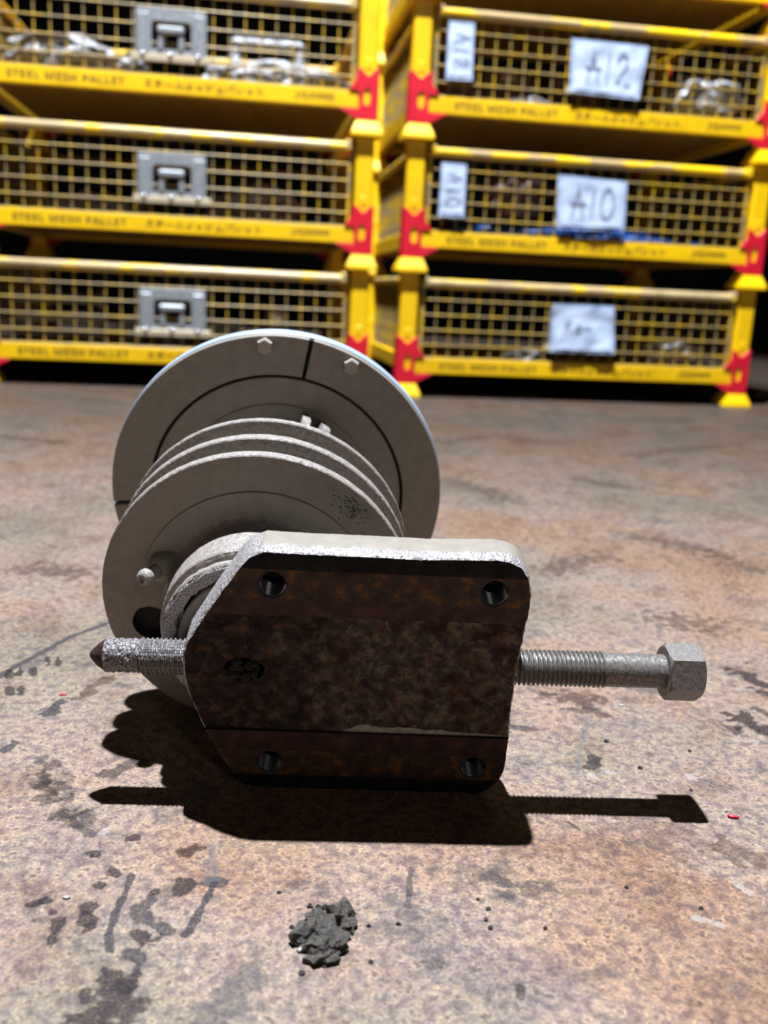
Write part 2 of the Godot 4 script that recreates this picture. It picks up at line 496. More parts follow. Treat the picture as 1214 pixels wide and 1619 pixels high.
func make_floor() -> void:
	STAINS = floor_stains()
	var mesh := ArrayMesh.new()
	var tint := Color(0.53, 0.53, 0.53).linear_to_srgb()
	var grit := noise_tex(noise(108, 0.11, 3), 512, [[0.0, rgb(176, 170, 168)], [0.35, rgb(232, 229, 227)], [0.6, rgb(248, 246, 244)], [1.0, rgb(255, 255, 255)]])
	for k in 2:
		var area: Rect2 = [WIDE, FINE][k]
		var tex := floor_image(area, [1536, 2048][k], [1536, int(2048 * FINE.size.y / FINE.size.x)][k])
		var m := mat(tint, 0.6)
		m.metallic_specular = 0.3
		m.albedo_texture = tex[0]
		m.heightmap_enabled = true
		m.heightmap_texture = tex[1]
		m.heightmap_scale = [0.06, 0.04][k]
		m.detail_enabled = true
		m.detail_uv_layer = BaseMaterial3D.DETAIL_UV_2
		m.detail_albedo = grit
		m.detail_blend_mode = BaseMaterial3D.BLEND_MODE_MUL
		var st := SurfaceTool.new()
		st.begin(Mesh.PRIMITIVE_TRIANGLES)
		var rects := [FINE]
		if k == 0:
			var o := Rect2(-7.2, -9.2, 14.4, 17.4)
			rects = [Rect2(o.position, Vector2(o.size.x, FINE.position.y - o.position.y)), Rect2(o.position.x, FINE.end.y, o.size.x, o.end.y - FINE.end.y),
				Rect2(o.position.x, FINE.position.y, FINE.position.x - o.position.x, FINE.size.y), Rect2(FINE.end.x, FINE.position.y, o.end.x - FINE.end.x, FINE.size.y)]
		for r: Rect2 in rects:
			var c := [r.position, Vector2(r.end.x, r.position.y), r.end, Vector2(r.position.x, r.end.y)]
			for i in [0, 1, 2, 0, 2, 3]:
				var p: Vector2 = c[i]
				st.set_normal(UP)
				st.set_uv((p - area.position) / area.size)
				st.set_uv2(p.rotated(0.6) / 0.19)
				st.add_vertex(Vector3(p.x, 0, p.y))
		if k == 0:                                     # underside and rim of the slab
			var lo := Vector3(-7.2, -0.2, -9.2); var hi := Vector3(7.2, 0, 8.2)
			var c := [Vector3(lo.x, lo.y, lo.z), Vector3(hi.x, lo.y, lo.z), Vector3(hi.x, lo.y, hi.z), Vector3(lo.x, lo.y, hi.z)]
			for i in [0, 2, 1, 0, 3, 2]:
				st.set_normal(-UP); st.set_uv(Vector2.ZERO); st.set_uv2(Vector2.ZERO)
				st.add_vertex(c[i])
			for i in 4:
				var p: Vector3 = c[i]; var q: Vector3 = c[(i + 1) % 4]
				var n := (q - p).cross(UP).normalized()
				for w in [p, p + UP * 0.2, q + UP * 0.2, p, q + UP * 0.2, q]:
					st.set_normal(n); st.set_uv(Vector2.ZERO); st.set_uv2(Vector2.ZERO)
					st.add_vertex(w)
		st.set_material(m)
		st.commit(mesh)
	var f := MeshInstance3D.new()
	f.name = "floor"
	f.mesh = mesh
	add_child(f)
	tag(f, "stained and scuffed tan concrete workshop floor", "", "", "structure")


func make_room() -> void:
	for w in [["wall_back", Vector3(0, 3.4, -9.1), Vector3(14.4, 7.2, 0.2)], ["wall_front", Vector3(0, 3.4, 8.1), Vector3(14.4, 7.2, 0.2)],
			["wall_left", Vector3(-7.1, 3.4, -0.5), Vector3(0.2, 7.2, 17)], ["wall_right", Vector3(7.1, 3.4, -0.5), Vector3(0.2, 7.2, 17)], ["ceiling", Vector3(0, 7.1, -0.5), Vector3(14, 0.2, 17)]]:
		var s := Sh.new()
		s.box(w[1], w[2])
		tag(part(w[0], s, M.wall, self), "dark unlit warehouse " + w[0].replace("_", " "), "", "", "structure")
# ------------------------------------------------------------------ the one lit high-bay lamp, out of the picture above
func make_floodlight(at: Vector3, aim: Vector3, energy: float) -> void:
	var o := thing("floodlight", "square grey floodlight hung from the ceiling far behind the viewer", "lamp", at)
	o.basis = Basis.looking_at(aim - at)
	var s := Sh.new()
	s.box(Vector3(0, 0, 0.05), Vector3(0.44, 0.34, 0.10), 0.012)
	part("lamp_housing", s, M.lamp_body, o)
	s = Sh.new()
	s.bar(Vector3(0, 0, 0.10), Vector3(0, 0, 0.5), 0.03, 12)
	s.bar(Vector3(0, 0, 0.45), o.basis.inverse() * Vector3(0, 7.0 - at.y, 0) + Vector3(0, 0, 0.45) - o.basis.inverse() * UP * (o.basis * Vector3(0, 0, 0.45)).y, 0.025, 12)
	part("hanger_arm", s, M.lamp_body, o)
	s = Sh.new()
	s.box(Vector3(0, 0, -0.004), Vector3(0.38, 0.28, 0.008), 0.002)
	var glow := mat(rgb(246, 246, 250), 0.4)
	glow.emission_enabled = true
	glow.emission = rgb(244, 246, 255)
	glow.emission_energy_multiplier = 2.0
	part("lamp_face", s, glow, o)
	var l := SpotLight3D.new()
	l.name = "flood_beam"
	l.position = Vector3(0, 0, -0.03)
	l.spot_angle = 40.0
	l.spot_angle_attenuation = 0.4
	l.spot_range = 25.0
	l.spot_attenuation = 2.0
	l.light_energy = energy
	l.light_color = rgb(255, 246, 236)
	l.light_size = 0.16
	l.shadow_enabled = true
	o.add_child(l)


const LAMP_AT := Vector3(-0.28, 5.6, -1.42)
const LAMP_ENERGY := 118.0


func make_lamp(at: Vector3, energy: float) -> void:
	var o := thing("high_bay_lamp", "round grey high-bay lamp hanging from the ceiling above the floor", "lamp", at)
	var s := Sh.new()
	s.lathe([Vector2(0.17, -0.03), Vector2(0.172, 0.0), Vector2(0.15, 0.03), Vector2(0.10, 0.10), Vector2(0.07, 0.22), Vector2(0, 0.23)], 40, Transform3D(Basis(Vector3.RIGHT, -PI / 2), Vector3.ZERO), true)
	part("lamp_housing", s, M.lamp_body, o)
	s = Sh.new()
	s.bar(Vector3(0, 0.22, 0), Vector3(0, 7.0 - at.y, 0), 0.008, 10)
	part("suspension_rod", s, M.lamp_body, o)
	s = Sh.new()
	s.lathe([Vector2(0, -0.012), Vector2(0.075, -0.012), Vector2(0.08, -0.008), Vector2(0.08, 0.0), Vector2(0, 0.0)], 36, Transform3D(Basis(Vector3.RIGHT, -PI / 2), Vector3.ZERO), true)
	var glow := mat(rgb(240, 246, 255), 0.4)
	glow.emission_enabled = true
	glow.emission = rgb(236, 244, 255)
	glow.emission_energy_multiplier = 3.0
	part("lamp_face", s, glow, o)
	var l := SpotLight3D.new()
	l.name = "lamp_light"
	l.position = Vector3(0, -0.035, 0)
	l.rotation = Vector3(-PI / 2, 0, 0)
	l.spot_angle = 50.0
	l.spot_angle_attenuation = 0.25
	l.spot_range = 20.0
	l.spot_attenuation = 2.0
	l.light_energy = energy
	l.light_color = rgb(240, 246, 255)
	l.light_size = 0.06
	l.shadow_enabled = true
	o.add_child(l)


# ------------------------------------------------------------------ mesh pallets
# Pallet axes: x along the front from the left end of the base beam, y up from the underside of the feet, z towards the viewer. One level is LEVEL high.
const LEVEL := 0.3952
const BEAM := 1.1
const DEEP := 0.95
const STACK_RIGHT := [Vector3(0.0760, 0, -3.0670), 0.1576]
const STACK_LEFT := [Vector3(-1.2243, 0, -2.8873), 0.1520]


func stack_at(stack: Array, level: int, p := Vector3.ZERO) -> Transform3D:
	var b := Basis(UP, stack[1])
	return Transform3D(b, stack[0] + UP * LEVEL * level + b * p)


func katakana() -> Array:
	var ring := []
	for k in 9: ring.append(Vector2(0.9, 0.88) + Vector2.from_angle(TAU * k / 8) * 0.09)
	return [
		[[Vector2(.15, .85), Vector2(.8, .85), Vector2(.1, .1)], [Vector2(.5, .42), Vector2(.9, .1)]],
		[[Vector2(.75, .95), Vector2(.2, .8)], [Vector2(.05, .55), Vector2(.95, .55)], [Vector2(.5, .85), Vector2(.5, .4), Vector2(.25, .05)]],
		[[Vector2(.05, .5), Vector2(.95, .5)]],
		[[Vector2(.3, .9), Vector2(.3, .45), Vector2(.05, .1)], [Vector2(.6, .9), Vector2(.6, .15), Vector2(.95, .5)]],
		[[Vector2(.8, .9), Vector2(.55, .45), Vector2(.1, .1)], [Vector2(.25, .65), Vector2(.85, .15)]],
		[[Vector2(.15, .6), Vector2(.25, .4)], [Vector2(.4, .65), Vector2(.5, .45)], [Vector2(.8, .6), Vector2(.7, .3), Vector2(.35, .1)]],
		[[Vector2(.15, .85), Vector2(.35, .75)], [Vector2(.08, .6), Vector2(.28, .5)], [Vector2(.15, .1), Vector2(.55, .3), Vector2(.9, .8)]],
		[[Vector2(.2, .55), Vector2(.7, .55), Vector2(.65, .1)], [Vector2(.05, .1), Vector2(.95, .1)]],
		[[Vector2(.3, .75), Vector2(.05, .1)], [Vector2(.6, .8), Vector2(.9, .1)], ring],
		[[Vector2(.2, .9), Vector2(.2, .12), Vector2(.9, .6)]],
		[[Vector2(.15, .6), Vector2(.25, .4)], [Vector2(.4, .65), Vector2(.5, .45)], [Vector2(.8, .6), Vector2(.7, .3), Vector2(.35, .1)]],
		[[Vector2(.3, .95), Vector2(.3, .05)], [Vector2(.3, .6), Vector2(.85, .4)]]]


# lettering of a given width and cap height, its left foot at p
func lettering(text: String, p: Vector3, width: float, height: float) -> MeshInstance3D:
	var f := SystemFont.new()
	f.font_names = PackedStringArray(["Droid Sans"])
	f.font_weight = 600
	var t := TextMesh.new()
	t.text = text
	t.font = f
	t.font_size = 48
	t.pixel_size = 0.001
	t.depth = 0.02
	var box := t.get_aabb()
	var o := MeshInstance3D.new()
	o.name = "lettering"
	o.mesh = t
	o.material_override = M.ink
	var k := Vector3(width / box.size.x, height / box.size.y, 0.001 / 0.02)
	o.transform = Transform3D(Basis.from_scale(k), p - Vector3(box.position.x * k.x, box.position.y * k.y, 0))
	return o


func make_pallet() -> Node3D:
	var root := Node3D.new()
	var s: Sh
	# posts with cup feet and red corner brackets, one at each corner
	var post := Sh.new()
	post.box(Vector3(0, 0.2165, 0), Vector3(0.057, 0.3573, 0.057), 0.005)
	post.box(Vector3(0, 0.205, 0.0275), Vector3(0.022, 0.030, 0.006), 0.0027)   # pressed dimple above the bracket
	var postm := post.done()
	var cup := Sh.new()
	var lv := [[0.048, 0.0], [0.048, 0.008], [0.046, 0.014], [0.036, 0.036], [0.033, 0.044], [0.028, 0.046]]
	for k in lv.size() - 1:
		var a: float = lv[k][0]; var b: float = lv[k + 1][0]
		var sq := [Vector2(1, 1), Vector2(1, -1), Vector2(-1, -1), Vector2(-1, 1)]
		for i in 4:
			var p: Vector2 = sq[i]; var q: Vector2 = sq[(i + 1) % 4]
			cup.quad(Vector3(p.x * a, lv[k][1], p.y * a), Vector3(q.x * a, lv[k][1], q.y * a), Vector3(q.x * b, lv[k + 1][1], q.y * b), Vector3(p.x * b, lv[k + 1][1], p.y * b))
	cup.quad(Vector3(-0.048, 0, -0.048), Vector3(0.048, 0, -0.048), Vector3(0.048, 0, 0.048), Vector3(-0.048, 0, 0.048))
	var cupm := cup.done()
	for c in [[0, 0], [1, 0], [0, 1], [1, 1]]:
		var px := -0.0274 if c[0] == 0 else BEAM + 0.0274
		var pz := -0.0285 if c[1] == 0 else -DEEP + 0.0285
		var m := 1.0 if c[0] == 0 else -1.0
		var at := Transform3D(Basis.IDENTITY, Vector3(px, 0, pz))
		var po := part("post", postm, M.yellow, root, at)
		part("foot_cup", cupm, M.yellow, po)
		s = Sh.new()
		var shape := PackedVector2Array([Vector2(-0.032, 0.046), Vector2(0.032, 0.046), Vector2(0.086, 0.0755), Vector2(0.0262, 0.0755), Vector2(0.0262, 0.129), Vector2(0.058, 0.129), Vector2(0.036, 0.160), Vector2(0.034, 0.176),
			Vector2(0.034, 0.194), Vector2(0.020, 0.188), Vector2(0.004, 0.172), Vector2(-0.004, 0.172), Vector2(-0.020, 0.188), Vector2(-0.032, 0.194)])
		var slot := PackedVector2Array()
		for k in 16:
			var t := TAU * k / 16
			slot.append(Vector2(0.003 + cos(t) * 0.011, 0.112 + signf(sin(t)) * 0.014 + sin(t) * 0.011))
		if m < 0:
			for k in shape.size(): shape[k].x *= -1
			for k in slot.size(): slot[k].x *= -1
		var zf := 1.0 if c[1] == 0 else -1.0
		var fx := Transform3D(Basis(Vector3(1, 0, 0), Vector3(0, 1, 0), Vector3(0, 0, 1)), Vector3.ZERO)
		if zf > 0: s.prism(shape, 0.0285, 0.0335, 0.001, [slot], fx)
		else: s.prism(shape, -0.0335, -0.0285, 0.0, [slot], fx)
		s.box(Vector3(-m * 0.0310, 0.120, 0), Vector3(0.005, 0.148, 0.063), 0.001)
		part("corner_bracket", s, M.red, po).set_meta("label", "red steel corner bracket")
	# base beams
	s = Sh.new()
	s.box(Vector3(BEAM / 2, 0.1021, -0.012), Vector3(BEAM, 0.0507, 0.024), 0.003)
	var beam := part("base_beam", s, M.yellow, root)
	s = Sh.new()
	s.box(Vector3(BEAM / 2, 0.1285, -0.013), Vector3(BEAM - 0.004, 0.004, 0.024), 0.001)
	part("beam_lip", s, M.wire, beam)
	for t in [["STEEL MESH PALLET", 0.080, 0.330], ["JQ2000", 0.905, 0.120]]:
		beam.add_child(lettering(t[0], Vector3(t[1], 0.0915, 0.0001), t[2], 0.0215), true)
	s = Sh.new()
	var glyphs := katakana()
	for i in glyphs.size():
		s.strokes(glyphs[i], 0.13, 0.0001, 0.0007, func(q): return Vector3(0.466 + 0.0296 * i + q.x * 0.0245, 0.0905 + q.y * 0.0235, 0))
	part("katakana_lettering", s, M.ink, beam)
	s = Sh.new()
	s.box(Vector3(BEAM / 2, 0.1021, -DEEP + 0.012), Vector3(BEAM, 0.0507, 0.024), 0.003)
	part("base_beam", s, M.yellow, root)
	for u in [-0.015, BEAM + 0.015]:
		s = Sh.new()
		s.box(Vector3(u, 0.1021, -DEEP / 2), Vector3(0.026, 0.0507, DEEP - 0.114), 0.003)
		part("base_beam", s, M.yellow, root)
	# ribbed sheet deck with cross members beneath it
	s = Sh.new()
	var ribs := 22
	for k in ribs:
		var z0 := -0.024 - (DEEP - 0.048) * k / ribs
		var w := (DEEP - 0.048) / ribs
		var zz := [z0, z0 - w * 0.3, z0 - w * 0.5, z0 - w * 0.8, z0 - w]
		var yy := [0.100, 0.100, 0.112, 0.112, 0.100]
		for i in 4:
			s.quad(Vector3(0, yy[i], zz[i]), Vector3(BEAM, yy[i], zz[i]), Vector3(BEAM, yy[i + 1], zz[i + 1]), Vector3(0, yy[i + 1], zz[i + 1]))
	part("deck", s, M.shaded_yellow, root)
	# front gate: frame, top tube and single wires
	var gate := Node3D.new()
	gate.name = "front_gate"
	root.add_child(gate)
	for u in [0.0185, BEAM - 0.0185]:
		s = Sh.new()
		s.box(Vector3(u, 0.240, -0.016), Vector3(0.011, 0.222, 0.008), 0.001)
		part("end_bar", s, M.wire, gate)
	s = Sh.new()
	s.bar(Vector3(0.013, 0.3635, -0.014), Vector3(BEAM - 0.013, 0.3635, -0.014), 0.0148, 16)
	for u in [0.024, BEAM - 0.024]: s.box(Vector3(u, 0.3675, -0.014), Vector3(0.022, 0.030, 0.032), 0.004)
	part("top_rail", s, M.worn_rail, gate)
	var wy := Sh.new()
	wy.bar(Vector3(0, 0.1275, 0), Vector3(0, 0.352, 0), 0.0022, 8, false)
	var wym := wy.done()
	for k in 22: part("mesh_wire", wym, M.wire, gate, Transform3D(Basis.IDENTITY, Vector3(0.0185 + (BEAM - 0.037) * (k + 1) / 23.0, 0, -0.016)))
	var wx := Sh.new()
	wx.bar(Vector3(0.0185, 0, 0), Vector3(BEAM - 0.0185, 0, 0), 0.0022, 8, false)
	var wxm := wx.done()
	for k in 4: part("mesh_wire", wxm, M.wire, gate, Transform3D(Basis.IDENTITY, Vector3(0, 0.1690 + 0.0480 * k, -0.0118)))
	# sides and back of the cage, wires too small to tell apart
	s = Sh.new()
	for u in [-0.015, BEAM + 0.015]:
		for k in 18: s.bar(Vector3(u, 0.1275, -0.07 - 0.0475 * k), Vector3(u, 0.372, -0.07 - 0.0475 * k), 0.0025, 6, false)
		for k in 4: s.bar(Vector3(u + 0.005, 0.169 + 0.048 * k, -0.057), Vector3(u + 0.005, 0.169 + 0.048 * k, -DEEP + 0.057), 0.0025, 6, false)
	part("side_mesh", s, M.wire, root).set_meta("kind", "stuff")
	for u in [-0.015, BEAM + 0.015]:
		s = Sh.new()
		s.bar(Vector3(u, 0.372, -0.056), Vector3(u, 0.372, -DEEP + 0.056), 0.0125, 12)
		part("side_rail", s, M.worn, root)
	s = Sh.new()
	s.bar(Vector3(0.0, 0.372, -DEEP + 0.022), Vector3(BEAM, 0.372, -DEEP + 0.022), 0.0125, 12)
	part("back_rail", s, M.worn, root)
	# latch plate in the middle of the gate
	s = Sh.new()
	var outer := PackedVector2Array([Vector2(0.443, 0.166), Vector2(0.646, 0.166), Vector2(0.646, 0.300), Vector2(0.640, 0.307), Vector2(0.449, 0.307), Vector2(0.443, 0.300)])
	var win := PackedVector2Array([Vector2(0.488, 0.200), Vector2(0.602, 0.200), Vector2(0.602, 0.268), Vector2(0.595, 0.275), Vector2(0.495, 0.275), Vector2(0.488, 0.268)])
	s.prism(outer, -0.008, -0.003, 0.001, [win])
	for u in [0.4655, 0.6240]: s.box(Vector3(u, 0.238, -0.001), Vector3(0.034, 0.110, 0.012), 0.003)
	var latch := part("latch", s, M.steel, root)
	s = Sh.new()
	s.box(Vector3(0.5435, 0.250, -0.001), Vector3(0.078, 0.020, 0.016), 0.005)
	for u in [0.514, 0.573]: s.box(Vector3(u, 0.222, -0.003), Vector3(0.016, 0.050, 0.010), 0.003)
	part("latch_handle", s, M.steel, latch)
	s = Sh.new()
	s.box(Vector3(0.5465, 0.1735, 0.0015), Vector3(0.232, 0.021, 0.007), 0.002)
	part("latch_plate", s, M.plate_beige, latch)
	for u in [0.463, 0.543, 0.622]:
		s = Sh.new()
		s.lathe([Vector2(0.0075, 0), Vector2(0.0070, 0.002), Vector2(0.0045, 0.0042), Vector2(0, 0.005)], 16, Transform3D(Basis.IDENTITY, Vector3(u, 0.181, 0.005)), false)
		part("rivet", s, M.rivet, latch)
	return root


func make_pallets() -> void:
	var proto := make_pallet()
	var spots := [
		[STACK_RIGHT, 0, "bottom yellow mesh pallet of the right stack, a blank-looking crumpled paper on its gate"],
		[STACK_RIGHT, 1, "yellow mesh pallet of the right stack with the A10 papers, second from the floor"],
		[STACK_RIGHT, 2, "yellow mesh pallet of the right stack with the A12 papers, third from the floor"],
		[STACK_RIGHT, 3, "topmost yellow mesh pallet of the right stack, cut off by the upper picture edge"],
		[STACK_LEFT, 0, "bottom yellow mesh pallet of the left stack, partly behind the pulley's back disc"],
		[STACK_LEFT, 1, "middle yellow mesh pallet of the left stack with dark contents and a grey latch"],
		[STACK_LEFT, 2, "upper yellow mesh pallet of the left stack holding crinkled clear plastic"]]
	for i in spots.size():
		var o: Node3D = proto if i == spots.size() - 1 else proto.duplicate()
		o.name = numbered("mesh_pallet")
		add_child(o)
		o.transform = stack_at(spots[i][0], spots[i][1])
		tag(o, spots[i][2], "pallet", "stacked yellow mesh pallets")
		if spots[i][0] == STACK_RIGHT and spots[i][1] > 0:
			(o.get_node("front_gate/top_rail") as MeshInstance3D).material_override = M.worn
	make_papers()
	make_contents()


# a sheet between four corners (u, v on the gate), rumpled by noise and curled along its lower edge
func sheet(c: Array, z: float, rumple: float, sd: int, thick := 0.0012) -> Sh:
	var s := Sh.new()
	var f := noise(sd, 9.0, 3)
	var n := 18
	var at := func(i: int, k: int, front: bool) -> Vector3:
		var u := float(i) / n
		var v := float(k) / n
		var p: Vector2 = c[0].lerp(c[1], u).lerp(c[3].lerp(c[2], u), v)
		var d := f.get_noise_2dv(p) * rumple + pow(v, 4.0) * rumple * 0.8
		return Vector3(p.x, p.y + (f.get_noise_1d(u * 0.8 + 4.0) * rumple * 0.7 * v), z + d + (thick if front else 0.0))
	s.smooth()
	for i in n:
		for k in n:
			s.quad(at.call(i, k + 1, true), at.call(i + 1, k + 1, true), at.call(i + 1, k, true), at.call(i, k, true))
	s.smooth()
	for i in n:
		for k in n:
			s.quad(at.call(i, k, false), at.call(i + 1, k, false), at.call(i + 1, k + 1, false), at.call(i, k + 1, false))
	s.flat()
	for i in n:
		s.quad(at.call(i, 0, false), at.call(i, 0, true), at.call(i + 1, 0, true), at.call(i + 1, 0, false))
		s.quad(at.call(i + 1, n, false), at.call(i + 1, n, true), at.call(i, n, true), at.call(i, n, false))
		s.quad(at.call(0, i + 1, false), at.call(0, i + 1, true), at.call(0, i, true), at.call(0, i, false))
		s.quad(at.call(n, i, false), at.call(n, i, true), at.call(n, i + 1, true), at.call(n, i + 1, false))
	return s


# glyphs drawn with a marker, in a 0..1 box, y up
func scrawl(ch: String) -> Array:
	match ch:
		"A": return [[Vector2(.1, .05), Vector2(.45, 1), Vector2(.85, .0)], [Vector2(.0, .5), Vector2(.95, .48)]]
		"1": return [[Vector2(.5, .95), Vector2(.45, .02)]]
		"2": return [[Vector2(.1, .8), Vector2(.35, 1), Vector2(.7, .9), Vector2(.7, .65), Vector2(.1, .1), Vector2(1, .02)]]
		"0":
			var o := []
			for k in 15: o.append(Vector2(.5, .5) + Vector2.from_angle(TAU * k / 14 + 1.4) * Vector2(.42, .5))
			return [o]
		"F": return [[Vector2(.1, .0), Vector2(.2, .9), Vector2(.9, 1)], [Vector2(.15, .5), Vector2(.7, .55)]]
		"o":
			var o := []
			for k in 11: o.append(Vector2(.5, .35) + Vector2.from_angle(TAU * k / 10) * Vector2(.35, .3))
			return [o]
		"~": return [[Vector2(.0, .3), Vector2(.3, .6), Vector2(.5, .2), Vector2(.8, .55), Vector2(1, .4)]]
	return []


func make_papers() -> void:
	var spots := [
		[STACK_RIGHT, 2, [Vector2(0.431, 0.319), Vector2(0.680, 0.316), Vector2(0.664, 0.160), Vector2(0.438, 0.166)], "A12", 0, "large white paper marked A12 hung on the middle of a yellow gate"],
		[STACK_RIGHT, 2, [Vector2(0.047, 0.336), Vector2(0.126, 0.336), Vector2(0.128, 0.175), Vector2(0.046, 0.173)], "A12", 1, "narrow white tag with sideways A12 beside the left post"],
		[STACK_RIGHT, 1, [Vector2(0.423, 0.319), Vector2(0.655, 0.312), Vector2(0.660, 0.160), Vector2(0.434, 0.157)], "A10", 0, "large white paper marked A10 hung on the middle of a yellow gate"],
		[STACK_RIGHT, 1, [Vector2(0.049, 0.331), Vector2(0.129, 0.331), Vector2(0.130, 0.171), Vector2(0.047, 0.171)], "A10", 1, "narrow white tag with sideways A10 beside the left post"],
		[STACK_RIGHT, 0, [Vector2(0.445, 0.318), Vector2(0.655, 0.319), Vector2(0.668, 0.165), Vector2(0.446, 0.163)], "Fo~", 2, "crumpled white paper with faint writing on the bottom right-hand pallet"]]
	for i in spots.size():
		var sp: Array = spots[i]
		var side: bool = sp[4] == 1
		var o := thing("paper_sign", sp[5], "sign", Vector3.ZERO, "papers on the right stack")
		o.transform = stack_at(sp[0], sp[1])
		var c: Array = sp[2]
		var mid: Vector2 = (c[0] + c[1] + c[2] + c[3]) / 4
		var z := 0.011
		part("sleeve", sheet(c, z, 0.004 if not sp[4] == 2 else 0.006, 60 + i), M.sleeve, o)
		var inner := c.map(func(p): return mid + (p - mid) * (0.86 if side else 0.88))
		part("paper", sheet(inner, z + 0.0016, 0.004 if not sp[4] == 2 else 0.006, 60 + i), M.paper, o)
		var s := Sh.new()
		var f := noise(60 + i, 9.0, 3)
		var text: String = sp[3]
		for k in text.length():
			var lines := scrawl(text[k])
			var place := func(q: Vector2) -> Vector3:
				var p: Vector2
				if side:                             # written downwards, tops of the letters to the right
					p = mid + Vector2(-0.020 + q.y * 0.046, 0.052 - (k + q.x * 0.8) * 0.036)
				elif sp[4] == 2: p = mid + Vector2(-0.066 + (k + q.x * 0.8) * 0.034, -0.012 + q.y * 0.034)
				else: p = mid + Vector2(-0.070 + k * 0.048 + q.x * 0.050, -0.046 + q.y * 0.094)
				return Vector3(p.x, p.y, f.get_noise_2dv(p) * (0.004 if sp[4] != 2 else 0.006) + 0.0012)
			s.strokes(lines, 0.12 if not side else 0.10, z + 0.0034, 0.0005, place)
		part("handwriting", s, M.pen, o)


# crinkled plastic: a lump drawn over what it wraps
func bundle(called: String, label: String, category: String, stack: Array, level: int, at: Vector3, size: Vector3, sd: int, m: Material, amount := 0.5, group := "") -> void:
	var o := thing(called, label, category, Vector3.ZERO, group)
	o.transform = stack_at(stack, level, Vector3(at.x, 0.113, at.z))
	var s := Sh.new()
	s.lump(Vector3(0, at.y - 0.113, 0), size, noise(sd, 0.16, 4), amount, 30, false, 0.001)
	part("wrapping", s, m, o)
	s = Sh.new()
	s.lump(Vector3(0, at.y - 0.113, size.z * 0.15), size * Vector3(0.5, 0.75, 0.7), noise(sd + 50, 0.35, 3), amount * 1.2, 22, false, 0.002)
	part("wrinkled_fold", s, m, o)


